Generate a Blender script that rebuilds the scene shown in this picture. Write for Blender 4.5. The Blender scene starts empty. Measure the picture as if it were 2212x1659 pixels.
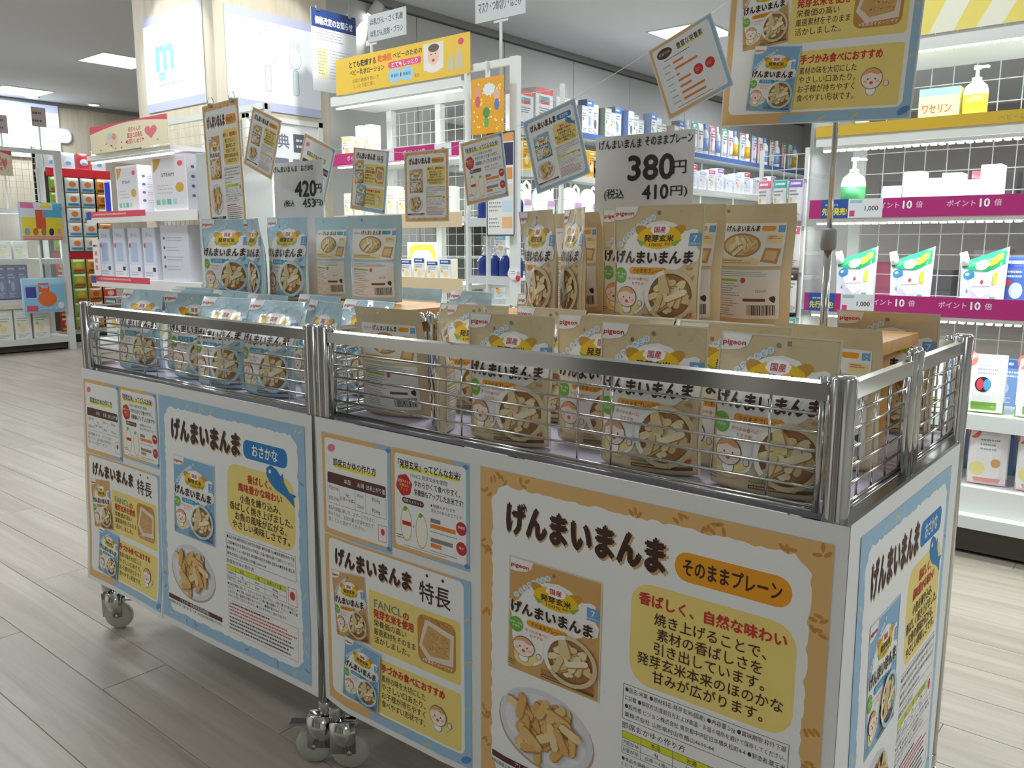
import bpy, bmesh, math, random
from mathutils import Vector, Matrix
from math import sin, cos, pi, radians, sqrt
random.seed(7)
SC = bpy.context.scene
COL = SC.collection

# ------------------------------------------------------------------ camera, world, exposure
FPX = 1820.67
CAM = Vector((.29926, -.92500, .98904))
_yaw, _pitch, _roll = radians(39.698), radians(-9.3867), radians(.0722)
FW = Vector((-sin(_yaw)*cos(_pitch), cos(_yaw)*cos(_pitch), sin(_pitch)))
_r = Vector((cos(_yaw), sin(_yaw), 0)); _u = _r.cross(FW)
RT = _r*cos(_roll)+_u*sin(_roll); UP = -_r*sin(_roll)+_u*cos(_roll)
cd = bpy.data.cameras.new('camera'); cam = bpy.data.objects.new('camera', cd); COL.objects.link(cam)
cd.sensor_fit = 'HORIZONTAL'; cd.sensor_width = 36; cd.lens = 36*FPX/2212; cd.clip_start = .02; cd.clip_end = 60
m3 = Matrix((RT, UP, -FW)).transposed()
cam.matrix_world = Matrix.Translation(CAM) @ m3.to_4x4()
SC.camera = cam
SC.view_settings.view_transform = 'Standard'; SC.view_settings.look = 'None'
SC.view_settings.gamma = 1; SC.view_settings.use_curve_mapping = False
SC.view_settings.exposure = 0.24
SC.cycles.max_bounces = 6; SC.cycles.diffuse_bounces = 4; SC.cycles.glossy_bounces = 4; SC.cycles.transmission_bounces = 4; SC.cycles.transparent_max_bounces = 8
wd = bpy.data.worlds.new('world'); SC.world = wd; wd.use_nodes = True
wd.node_tree.nodes['Background'].inputs[0].default_value = (.93, .97, 1, 1)
wd.node_tree.nodes['Background'].inputs[1].default_value = .15
CEIL = 2.8
LIGHTS = [(-8.38, 3.36), (-10.98, 3.42), (-3.42, 5.98), (-5.8, .75), (-3.3, .75), (-.8, .75), (2.6, .75), (-8.38, .75), (-6.6, 6.2),
          (-5.8, -1.85), (-3.3, -1.85), (2.6, -1.85), (-.8, 3.36), (1.7, 3.36), (-3.42, 8.6), (-.8, 5.98), (1.7, 5.98)]
TROFFER_W = 20.0

def at(x, y, axis, val):
    """a point of the place: where the line of sight of photo pixel (x, y) meets the plane axis = val"""
    d = FW + RT*((x-1106)/FPX) - UP*((y-829.5)/FPX); i = 'XYZ'.index(axis)
    return CAM + d*((val-CAM[i])/d[i])

# ------------------------------------------------------------------ materials
def lin(h):
    if isinstance(h, str):
        h = h.lstrip('#'); c = [int(h[i:i+2], 16)/255 for i in (0, 2, 4)]
        return tuple((x/12.92 if x <= .04045 else ((x+.055)/1.055)**2.4) for x in c)
    return tuple(h[:3])
MATS = {}
def mat(name, col='#ffffff', rough=.5, metal=0, emit=0, trans=0, coat=0, bump=0, bscale=40, alpha=1, ecol=None, spec=.5, vary=0, vscale=8):
    if name in MATS: return MATS[name]
    m = bpy.data.materials.new(name); m.use_nodes = True; nt = m.node_tree; b = nt.nodes['Principled BSDF']
    b.inputs['Base Color'].default_value = (*lin(col), 1); b.inputs['Roughness'].default_value = rough
    b.inputs['Metallic'].default_value = metal; b.inputs['Transmission Weight'].default_value = trans
    b.inputs['Coat Weight'].default_value = coat; b.inputs['Alpha'].default_value = alpha
    b.inputs['Specular IOR Level'].default_value = spec
    if emit:
        b.inputs['Emission Color'].default_value = (*lin(ecol or col), 1); b.inputs['Emission Strength'].default_value = emit
    if bump or vary:
        tc = nt.nodes.new('ShaderNodeTexCoord'); n = nt.nodes.new('ShaderNodeTexNoise')
        n.inputs['Scale'].default_value = bscale if bump else vscale; n.inputs['Detail'].default_value = 4
        nt.links.new(tc.outputs['Object'], n.inputs['Vector'])
        if bump:
            bp = nt.nodes.new('ShaderNodeBump'); bp.inputs['Strength'].default_value = bump; bp.inputs['Distance'].default_value = .01
            nt.links.new(n.outputs['Fac'], bp.inputs['Height']); nt.links.new(bp.outputs['Normal'], b.inputs['Normal'])
        if vary:
            mx = nt.nodes.new('ShaderNodeMix'); mx.data_type = 'RGBA'; c = lin(col)
            mx.inputs['A'].default_value = (*[v*(1-vary) for v in c], 1); mx.inputs['B'].default_value = (*[min(1, v*(1+vary)) for v in c], 1)
            nt.links.new(n.outputs['Fac'], mx.inputs['Factor']); nt.links.new(mx.outputs['Result'], b.inputs['Base Color'])
    MATS[name] = m
    return m
def print_mat(name, rough, coat=0, bump=0, bscale=30, trans=0):
    m = mat(name, '#ffffff', rough, coat=coat, bump=bump, bscale=bscale); nt = m.node_tree
    a = nt.nodes.new('ShaderNodeAttribute'); a.attribute_name = 'Col'
    nt.links.new(a.outputs['Color'], nt.nodes['Principled BSDF'].inputs['Base Color'])
    if coat: nt.nodes['Principled BSDF'].inputs['Coat Roughness'].default_value = .12
    return m
PAPER = print_mat('printed_paper', .55)
LITP = print_mat('backlit_print', .5); LITP.node_tree.links.new([n for n in LITP.node_tree.nodes if n.type == 'ATTRIBUTE'][0].outputs['Color'], LITP.node_tree.nodes['Principled BSDF'].inputs['Emission Color']); LITP.node_tree.nodes['Principled BSDF'].inputs['Emission Strength'].default_value = .75
CARD = print_mat('laminated_card', .38, coat=.25)
FILM = print_mat('printed_film', .42, coat=.55, bump=.22, bscale=22)
BOXP = print_mat('printed_carton', .42)
CHROME = mat('chrome', '#c9c9c6', .13, 1)
STEEL = mat('zinc_steel', '#b4b6b4', .28, 1)
WHITE = mat('white_enamel', '#e6e8e4', .4)
WIREW = mat('white_wire', '#e2e6e0', .4)
CLEAR = mat('clear_plastic', '#f4f8f8', .08, alpha=.16)
LED = mat('led_strip', '#f2fbff', .5, emit=9)

# ------------------------------------------------------------------ mesh helpers
def mesh_obj(name, verts, faces, m, parent=None, smooth=False, loc=None):
    me = bpy.data.meshes.new(name); me.from_pydata([tuple(v) for v in verts], [], faces); me.update()
    if m: me.materials.append(m)
    if smooth: me.shade_smooth()
    return link(name, me, parent, loc)
def link(name, me, parent=None, loc=None):
    o = bpy.data.objects.new(name, me); COL.objects.link(o)
    if parent: o.parent = parent
    if loc is not None: o.location = loc
    return o
def empty(name, loc=(0, 0, 0), rz=0):
    o = bpy.data.objects.new(name, None); COL.objects.link(o); o.location = loc; o.rotation_euler = (0, 0, rz); o.empty_display_size = .05
    return o
def tag(o, label=None, cat=None, group=None, kind=None):
    if label: o['label'] = label
    if cat: o['category'] = cat
    if group: o['group'] = group
    if kind: o['kind'] = kind
    return o
class MB:
    def __init__(s): s.v = []; s.f = []
    def box(s, x0, x1, y0, y1, z0, z1):
        b = len(s.v)
        s.v += [(x0, y0, z0), (x1, y0, z0), (x1, y1, z0), (x0, y1, z0), (x0, y0, z1), (x1, y0, z1), (x1, y1, z1), (x0, y1, z1)]
        s.f += [(b, b+3, b+2, b+1), (b+4, b+5, b+6, b+7), (b, b+1, b+5, b+4), (b+1, b+2, b+6, b+5), (b+2, b+3, b+7, b+6), (b+3, b, b+4, b+7)]
        return s
    def bbox(s, x0, x1, y0, y1, z0, z1, c=.002):
        """box with chamfered vertical and top edges"""
        for (z, k) in ((z0, 0), (z1-c, 0), (z1, c)):
            s.v += [(x0+c, y0+k, z), (x1-c, y0+k, z), (x1-k, y0+c, z), (x1-k, y1-c, z), (x1-c, y1-k, z), (x0+c, y1-k, z), (x0+k, y1-c, z), (x0+k, y0+c, z)]
        b = len(s.v)-24
        for r in (0, 8):
            for i in range(8): s.f.append((b+r+i, b+r+(i+1) % 8, b+r+8+(i+1) % 8, b+r+8+i))
        s.f += [tuple(b+7-i for i in range(8)), tuple(b+16+i for i in range(8))]
        return s
    def tube(s, pts, r, n=8, cap=True):
        pts = [Vector(p) for p in pts]; b0 = len(s.v)
        rr = r if isinstance(r, (list, tuple)) else [r]*len(pts)
        prev = None
        for i, p in enumerate(pts):
            t = (pts[min(i+1, len(pts)-1)]-pts[max(i-1, 0)])
            if t.length < 1e-9: t = prev or Vector((0, 0, 1))
            t.normalize(); prev = t.copy()
            a = Vector((0, 0, 1)) if abs(t.z) < .9 else Vector((1, 0, 0))
            e1 = t.cross(a).normalized(); e2 = t.cross(e1)
            for k in range(n):
                th = 2*pi*k/n; s.v.append(tuple(p+e1*(cos(th)*rr[i])+e2*(sin(th)*rr[i])))
        for i in range(len(pts)-1):
            for k in range(n):
                a, b = b0+i*n+k, b0+i*n+(k+1) % n
                s.f.append((a, b, b+n, a+n))
        if cap:
            s.f.append(tuple(b0+n-1-k for k in range(n))); e = b0+(len(pts)-1)*n; s.f.append(tuple(e+k for k in range(n)))
        return s
    def lathe(s, prof, c=(0, 0, 0), n=16, sy=1):
        b = len(s.v)
        for (r, z) in prof:
            for k in range(n):
                th = 2*pi*k/n; s.v.append((c[0]+r*cos(th), c[1]+r*sin(th)*sy, c[2]+z))
        for i in range(len(prof)-1):
            for k in range(n):
                a, d = b+i*n+k, b+i*n+(k+1) % n; s.f.append((a, d, d+n, a+n))
        s.f.append(tuple(b+n-1-k for k in range(n))); e = b+(len(prof)-1)*n; s.f.append(tuple(e+k for k in range(n)))
        return s
    def build(s, name, m, parent=None, smooth=False, loc=None):
        return mesh_obj(name, s.v, s.f, m, parent, smooth, loc)
    def mesh(s, name, m, smooth=False):
        me = bpy.data.meshes.new(name); me.from_pydata(s.v, [], s.f); me.update(); me.materials.append(m)
        if smooth: me.shade_smooth()
        return me

# ------------------------------------------------------------------ flat print: shapes and lettering laid on a sheet
_G = {}
def glyphs(t, res=2):
    k = (t, res)
    if k not in _G:
        c = bpy.data.curves.new('lettering', 'FONT'); c.body = t; c.resolution_u = res; c.fill_mode = 'FRONT'
        o = bpy.data.objects.new('lettering', c); me = o.to_mesh()
        v = [(p.co.x, p.co.y) for p in me.vertices]; f = [tuple(p.vertices) for p in me.polygons]
        o.to_mesh_clear(); bpy.data.objects.remove(o); bpy.data.curves.remove(c)
        if not v: v = [(0, 0), (1e-4, 0), (0, 1e-4)]; f = [(0, 1, 2)]
        xs = [p[0] for p in v]; ys = [p[1] for p in v]
        _G[k] = (v, f, min(xs), max(xs), min(ys), max(ys))
    return _G[k]
class Art:
    """coloured flat shapes; x, y in metres on the sheet, layer = printing order"""
    def __init__(s): s.v = []; s.f = []; s.c = []
    def poly(s, pts, col, l=1):
        b = len(s.v); s.v += [(p[0], p[1], l) for p in pts]; s.f.append(tuple(range(b, b+len(pts)))); s.c.append(lin(col)); return s
    def rect(s, x0, y0, x1, y1, col, l=1, r=0):
        if r <= 0: return s.poly([(x0, y0), (x1, y0), (x1, y1), (x0, y1)], col, l)
        P = []
        for cx, cy, a in ((x1-r, y0+r, -90), (x1-r, y1-r, 0), (x0+r, y1-r, 90), (x0+r, y0+r, 180)):
            for k in range(5): th = radians(a+90*k/4); P.append((cx+r*cos(th), cy+r*sin(th)))
        return s.poly(P, col, l)
    def ell(s, cx, cy, rx, ry, col, l=1, n=20, rot=0, wob=0, k=7):
        P = []
        for i in range(n):
            t = 2*pi*i/n; w = 1+wob*sin(k*t); x, y = rx*cos(t)*w, ry*sin(t)*w
            P.append((cx+x*cos(rot)-y*sin(rot), cy+x*sin(rot)+y*cos(rot)))
        return s.poly(P, col, l)
    def line(s, pts, w, col, l=1):
        for (a, b) in zip(pts[:-1], pts[1:]):
            dx, dy = b[0]-a[0], b[1]-a[1]; d = math.hypot(dx, dy) or 1; nx, ny = -dy/d*w/2, dx/d*w/2
            s.poly([(a[0]+nx, a[1]+ny), (a[0]-nx, a[1]-ny), (b[0]-nx, b[1]-ny), (b[0]+nx, b[1]+ny)], col, l)
        return s
    def text(s, t, cx, cy, h, col, l=3, w=None, bold=0, rot=0, align='c', res=2, maxw=None):
        v, f, x0, x1, y0, y1 = glyphs(t, res)
        sy = h; sx = sy
        if w: sx = w/max(1e-6, x1-x0)
        elif maxw and (x1-x0)*sx > maxw: sx = maxw/(x1-x0)
        mx = {'c': (x0+x1)/2, 'l': x0, 'r': x1}[align]; my = .37
        offs = [(0, 0)] if not bold else [(-bold, 0), (bold, 0), (0, bold), (0, -bold)]
        cr, sr = cos(rot), sin(rot); lc = lin(col)
        for i, (ox, oy) in enumerate(offs):
            b = len(s.v)
            for (x, y) in v:
                X, Y = (x-mx)*sx+ox*h, (y-my)*sy+oy*h
                s.v.append((cx+X*cr-Y*sr, cy+X*sr+Y*cr, l+.2*i))
            s.f += [tuple(b+q for q in g) for g in f]; s.c += [lc]*len(f)
        return s
    def dashes(s, x0, y0, x1, y1, rows, col, l=3, fill=.5, seed=1, lens=(.6, 1)):
        """body copy too small to read in the photograph: rows of short marks"""
        rnd = random.Random(seed); dy = (y1-y0)/rows; ch = dy*.8
        for i in range(rows):
            yc = y1-(i+.5)*dy; x = x0; end = x0+(x1-x0)*rnd.uniform(*lens)
            while x < end:
                wd = ch*rnd.uniform(.35, .9); xe = min(end, x+wd)
                s.rect(x, yc-dy*fill/2, xe, yc+dy*fill/2, col, l); x = xe+ch*rnd.uniform(.12, .35)
        return s
    def add(s, a, ox=0, oy=0, sx=1, sy=1, rot=0, dl=0):
        b = len(s.v); cr, sr = cos(rot), sin(rot)
        for (x, y, l) in a.v:
            X, Y = x*sx, y*sy; s.v.append((ox+X*cr-Y*sr, oy+X*sr+Y*cr, l+dl))
        s.f += [tuple(b+q for q in g) for g in a.f]; s.c += a.c
        return s
    def mesh(s, name, m, fn=None, eps=.00002, cut=0):
        """fn(x, y, h) maps the sheet to space; faces wider than cut are split so that they follow a bent sheet"""
        fn = fn or (lambda x, y, h: (x, -h, y))
        bm = bmesh.new(); cl = bm.loops.layers.float_color.new('Col')
        rk = {l: i+1 for i, l in enumerate(sorted(set(round(p[2], 3) for p in s.v)))}
        V = [bm.verts.new((p[0], p[1], rk[round(p[2], 3)])) for p in s.v]; big = []
        for g, c in zip(s.f, s.c):
            if len(set(g)) < 3: continue
            try: F = bm.faces.new([V[i] for i in g])
            except ValueError: continue
            for L in F.loops: L[cl] = (*c, 1)
            if cut:
                xs = [s.v[i][0] for i in g]; ys = [s.v[i][1] for i in g]
                if max(xs)-min(xs) > cut*1.2 or max(ys)-min(ys) > cut*1.2: big.append(F)
        if big:
            xs = [p[0] for p in s.v]; ys = [p[1] for p in s.v]
            geo = big
            for ax, lo, hi in ((0, min(xs), max(xs)), (1, min(ys), max(ys))):
                k = math.floor(lo/cut)*cut+cut*.5
                while k < hi:
                    fs = [F for F in geo if F.is_valid]
                    co = [0, 0, 0]; no = [0, 0, 0]; co[ax] = k+1e-5; no[ax] = 1
                    es = set(e for F in fs for e in F.edges); vs = set(v for F in fs for v in F.verts)
                    r = bmesh.ops.bisect_plane(bm, geom=list(vs)+list(es)+fs, plane_co=co, plane_no=no, dist=1e-7)
                    geo = list(set([F for F in fs if F.is_valid]+[g for g in r['geom'] if isinstance(g, bmesh.types.BMFace)]))
                    k += cut
        for v in bm.verts: v.co = fn(v.co.x, v.co.y, v.co.z*eps)
        me = bpy.data.meshes.new(name); bm.to_mesh(me); bm.free(); me.materials.append(m)
        return me

# ------------------------------------------------------------------ artwork shared by pouches, posters and cards
BRN, RED, YEL, ORG, BLU, GRN = '#43251b', '#cf2f2c', '#f3dc80', '#f0a21f', '#1e7dc0', '#74b52e'
TAN, SKY, PINK, DK = '#e2b777', '#9dc3dc', '#e77f96', '#3a3330'
NAME = 'げんまいまんま'
def sticks(a, cx, cy, rx, ry, l, n, seed, ln=.55, wd=.2, col=('#ecd9a4', '#e2c98d', '#f3e6bd')):
    rnd = random.Random(seed)
    for i in range(n):
        t = rnd.uniform(0, 2*pi); q = sqrt(rnd.random())*.72
        x, y = cx+rx*q*cos(t), cy+ry*q*sin(t); an = rnd.uniform(.25, 2.9)
        L, w = rx*ln*rnd.uniform(.75, 1.0), rx*wd*.5
        for k, (cc, ww, o) in enumerate((('#b98547', w*1.15, -w*.25), (rnd.choice(col), w, 0))):
            P = []
            for (sx, a0) in ((1, -90), (-1, 90)):
                for j in range(4):
                    th = radians(a0+180*j/3); P.append((sx*(L-ww)/1+ww*cos(th), ww*sin(th)+o))
            P = [(x+p[0]*cos(an)-p[1]*sin(an), y+p[0]*sin(an)+p[1]*cos(an)) for p in P]
            a.poly(P, cc, l+i+k*.5)
def baby(a, cx, cy, s, l):
    """plain stand-in drawing of a smiling baby in a bib"""
    K = '#4a3a33'
    a.ell(cx+.02*s, cy-1.25*s, .95*s, .62*s, '#f1de8c', l, 14)
    a.ell(cx-.62*s, cy-1.02*s, .3*s, .5*s, '#f1de8c', l+1, 10, .4); a.ell(cx+1.0*s, cy-.9*s, .26*s, .55*s, '#f1de8c', l+1, 10, -1.0)
    a.ell(cx+1.42*s, cy-.5*s, .26*s, .3*s, K, l+2, 10); a.ell(cx+1.42*s, cy-.5*s, .22*s, .26*s, '#fbe3d3', l+3, 10)
    a.ell(cx, cy-1.05*s, .5*s, .5*s, K, l+3, 14); a.ell(cx, cy-1.05*s, .46*s, .46*s, '#ffffff', l+4, 14)
    a.ell(cx, cy, 1.05*s, .98*s, K, l+5, 22); a.ell(cx, cy, 1.0*s, .93*s, '#fde9dc', l+6, 22)
    P = [(cx+1.0*s*cos(t), cy+.93*s*sin(t)) for t in [radians(d) for d in range(25, 166, 14)]]
    P += [(cx-.6*s, cy+.4*s), (cx-.1*s, cy+.55*s), (cx+.45*s, cy+.35*s)]
    a.poly(P, '#e9a878', l+7)
    for d in (-.35, .35): a.ell(cx+d*s, cy-.05*s, .07*s, .09*s, K, l+9, 8); a.ell(cx+d*1.75*s, cy-.28*s, .16*s, .1*s, '#f6b7ac', l+8, 8)
    a.ell(cx, cy-.4*s, .17*s, .15*s, '#d9563f', l+9, 10)
def badge(a, cx, cy, s, l):
    a.ell(cx-30*s, cy+10*s, 15*s, 9*s, '#cf9a2a', l, 12, -.5); a.ell(cx+30*s, cy+10*s, 15*s, 9*s, '#cf9a2a', l, 12, .5)
    a.ell(cx, cy, 38*s, 20*s, '#f0c419', l+1, 24)
    a.poly([(cx-40*s, cy-3*s), (cx-22*s, cy-10*s), (cx-30*s, cy-16*s)], '#8db63a', l+2); a.poly([(cx+40*s, cy-3*s), (cx+30*s, cy-16*s), (cx+22*s, cy-10*s)], '#8db63a', l+2)
    a.ell(cx, cy+13*s, 17*s, 10*s, '#ffffff', l+2, 24, 0, .06, 8)
    a.text('国産', cx, cy+13*s, 11*s, RED, l+3, bold=.02); a.text('発芽玄米', cx, cy-2*s, 12.5*s, DK, l+3, w=52*s, bold=.03)
    a.text('100%', cx-4*s, cy-13*s, 8*s, DK, l+3, w=24*s); a.text('使用', cx+16*s, cy-12*s, 5*s, DK, l+3)
def pouch_front(kind, s=.001, fine=True):
    """printed front of the pouch, 160 x 210 units"""
    a = Art(); tan = kind == 'tan'; base = '#d8c59c' if tan else '#b6d5e0'; dark = '#bf9d66' if tan else '#6f9fc4'
    W = '#f4f3ef'
    rnd = random.Random(3)
    for i in range(9):
        x, y = rnd.uniform(-74, 74), rnd.choice([rnd.uniform(165, 200), rnd.uniform(20, 120)])
        if tan: a.ell(x, y, 6, 2.6, dark, .5, 8, rnd.uniform(0, 3))
        else: a.ell(x, y, 7, 3.6, dark, .5, 10, rnd.uniform(-.5, .6))
    a.poly([(-80, 210), (-80, 184), (-66, 184), (-50, 187), (-40, 194), (-36, 210)], W, 1)
    a.text('pigeon', -60, 196, 10, RED, 2, w=32, bold=.03)
    a.ell(0, 196, 3.4, 3.4, '#8a8272' if tan else '#dfe9ee', 2, 12)
    P = [(-62, 132), (-52, 150), (-36, 166), (-14, 179), (8, 183), (28, 178), (40, 168), (50, 164), (62, 168), (70, 165), (68, 140), (76, 128), (74, 112),
         (52, 106), (34, 92), (10, 84), (-6, 60), (-18, 30), (-30, 20), (-60, 22), (-72, 60), (-74, 100), (-78, 118)]
    a.poly(P, W, 1)
    for i, ch in enumerate('からフワくちどけ'):
        t = i/7; x, y = -66+56*t, 141+47*t-6*(1-t)*t*0+8*sin(pi*t)*.6
        a.ell(x, y, 5.2, 5.2, '#dfeaf2', 1.4, 10); a.text(ch, x, y, 7, '#3f86c6', 2, rot=.62-.25*t)
    badge(a, 4, 154, 1, 2)
    a.rect(56, 138, 76, 160, '#6fa3d6', 2); a.text('7', 66, 151, 15, '#ffffff', 2.5); a.text('か月頃から', 66, 142, 4, '#ffffff', 2.5)
    a.text(NAME, -4, 119, 25, W, 6, w=146, bold=.10); a.text(NAME, -4, 119, 24, BRN, 7, w=140, bold=.045)
    if tan: a.rect(-46, 90, 26, 102, ORG, 5, 6); a.text('そのままプレーン', -10, 96, 9, BRN, 6, w=56)
    else:
        a.rect(-46, 90, 8, 102, '#35a0cb', 5, 5); a.text('おさかな', -19, 96, 9, '#ffffff', 6, w=32)
        a.poly([(6, 97), (16, 102), (26, 97), (34, 100), (32, 92), (26, 94), (16, 90)], '#35a0cb', 5)
    a.ell(-65, 86, 13, 14, GRN, 5, 18); a.text('砂糖・食塩', -65, 89, 4.6, '#ffffff', 6); a.text('不使用', -65, 83, 4.6, '#ffffff', 6)
    a.text('手づかみ食べに', -28, 82, 6, '#dc5a4c', 5); a.text('おすすめ', -28, 74, 6, '#dc5a4c', 5)
    a.ell(32, 54, 38, 38, '#a87848', 2, 28); sticks(a, 32, 54, 38, 36, 3, 22, 5, ln=.55, wd=.27, col=('#ecdcae', '#e0cb97', '#f3e8c6'))
    # ring in the pouch colour hides stick ends outside the window
    n = 28
    for i in range(n):
        t0, t1 = 2*pi*i/n, 2*pi*(i+1)/n
        cc = W if (cos((t0+t1)/2) < -.25 and sin((t0+t1)/2) > -.55) else base
        a.poly([(32+38*cos(t0), 54+38*sin(t0)), (32+45*cos(t0), 54+45*sin(t0)), (32+45*cos(t1), 54+45*sin(t1)), (32+38*cos(t1), 54+38*sin(t1))], cc, 27.5)
    baby(a, -50, 49, 19, 2)
    a.text('20g', 62, 22, 12, '#dd5c48', 14, bold=.02)
    a.dashes(-18, 14, 70, 23, 2, '#8d7a58' if tan else '#5f7f94', 13, .4, 2); a.rect(-18, 7, 72, 12, '#6b4a35' if tan else '#5b6a78', 13)
    a.dashes(-16, 7.5, 70, 11.5, 1, '#cbb58c', 14, .5, 4); a.dashes(-78, 8, -64, 20, 3, '#8d7a58' if tan else '#6b8a9c', 13, .4, 6)
    e = '#dcd3bd' if tan else '#d5e4ea'
    for x0, y0, x1, y1 in ((-80, 0, -77.5, 210), (77.5, 0, 80, 210), (-80, 207.5, 80, 210)): a.rect(x0, y0, x1, y1, e, 1.5)
    o = Art(); o.add(a, 0, 0, s, s); return o
def pouch_back(kind, s=.001):
    a = Art(); tan = kind == 'tan'; W = '#edebe6'
    a.rect(-66, 104, 66, 178, W, 1, 3)
    a.text('pigeon', -50, 169, 7, RED, 2, w=20); a.text(NAME, -8, 169, 12, BRN, 2, w=58, bold=.03)
    a.rect(24, 164, 48, 174, ORG if tan else '#3aa0a8', 2, 4); a.rect(52, 162, 64, 176, '#6fa3d6', 2)
    a.ell(-8, 140, 34, 21, '#b98a55', 2, 22); a.ell(-8, 140, 30, 17.5, '#d9bd86', 2.5, 22); sticks(a, -8, 140, 30, 16, 3, 12, 9, ln=.42, wd=.2)
    a.rect(34, 142, 62, 158, '#f1dfa0', 2, 3); a.dashes(37, 150, 60, 156, 2, '#c96a50', 3, .5, 3); a.rect(-62, 106, 26, 118, '#f1dfa0', 2, 3)
    a.poly([(28, 112), (58, 108), (62, 134), (34, 136)], '#c99a5b', 2); a.poly([(34, 116), (54, 113), (57, 130), (37, 131)], '#e2c48a', 2.3)
    a.dashes(-58, 108, 22, 116, 2, '#b9905a', 3, .4, 8)
    a.rect(-66, 14, 66, 98, W, 1, 3); a.dashes(-62, 86, 62, 96, 3, '#8a8580', 2, .35, 11)
    a.rect(-62, 78, -8, 82, '#9fc02f', 2); a.ell(2, 80, 5, 5, '#d55a5a', 2, 10)
    a.dashes(-62, 52, 0, 76, 6, '#8f8a86', 2, .35, 12); a.dashes(-62, 34, 0, 50, 4, '#cf8f86', 2, .35, 13); a.dashes(-62, 18, 0, 32, 4, '#8f8a86', 2, .35, 14)
    a.text('2021.07.', 36, 62, 6, DK, 2); a.rect(4, 44, 44, 49, '#6b4a45', 2); a.ell(56, 48, 5, 6, DK, 2, 8, .4, .2, 3)
    rnd = random.Random(2); x = 12
    while x < 60:
        w = rnd.choice((.8, 1.2, 2)); a.rect(x, 20, x+w, 38, '#222222', 2); x += w+rnd.choice((.8, 1.2))
    o = Art(); o.add(a, 0, 0, s, s); return o
FRONT = {k: pouch_front(k) for k in ('tan', 'blue')}
BACKA = {k: pouch_back(k) for k in ('tan', 'blue')}
PB = {'tan': '#d8c59c', 'blue': '#b6d5e0'}
def pouch_pic(kind):
    """picture of the pouch printed on a poster"""
    a = Art(); a.rect(-.08, 0, .08, .21, '#d3a463' if kind == 'tan' else '#86b3d6', .2); a.add(FRONT[kind]); return a
PIC = {k: pouch_pic(k) for k in ('tan', 'blue')}
def rough_rect(a, x0, y0, x1, y1, col, l, amp=.0022, step=.008, seed=4):
    rnd = random.Random(seed); P = []; c = .02
    def side(p, q):
        d = math.hypot(q[0]-p[0], q[1]-p[1]); n = max(2, int(d/step))
        for i in range(n):
            t = i/n; nx, ny = -(q[1]-p[1])/d, (q[0]-p[0])/d; o = rnd.uniform(-amp, amp); P.append((p[0]+(q[0]-p[0])*t+nx*o, p[1]+(q[1]-p[1])*t+ny*o))
    C = [(x0+c, y0), (x1-c, y0), (x1, y0+c), (x1, y1-c), (x1-c, y1), (x0+c, y1), (x0, y1-c), (x0, y0+c)]
    for i in range(8): side(C[i], C[(i+1) % 8])
    return a.poly(P, col, l)
def plate(a, cx, cy, rx, ry, l):
    a.ell(cx, cy-.003, rx*1.03, ry*1.02, '#b9a98c', l, 28); a.ell(cx, cy, rx, ry, '#dcdde2', l+.1, 28); a.ell(cx, cy, rx*.86, ry*.86, '#e9e9ee', l+.2, 28)
    sticks(a, cx, cy, rx*.95, ry*.9, l+1, 40, 21, ln=.30, wd=.16, col=('#e8c283', '#dcae68', '#efd3a0', '#e3bb78'))
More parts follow.
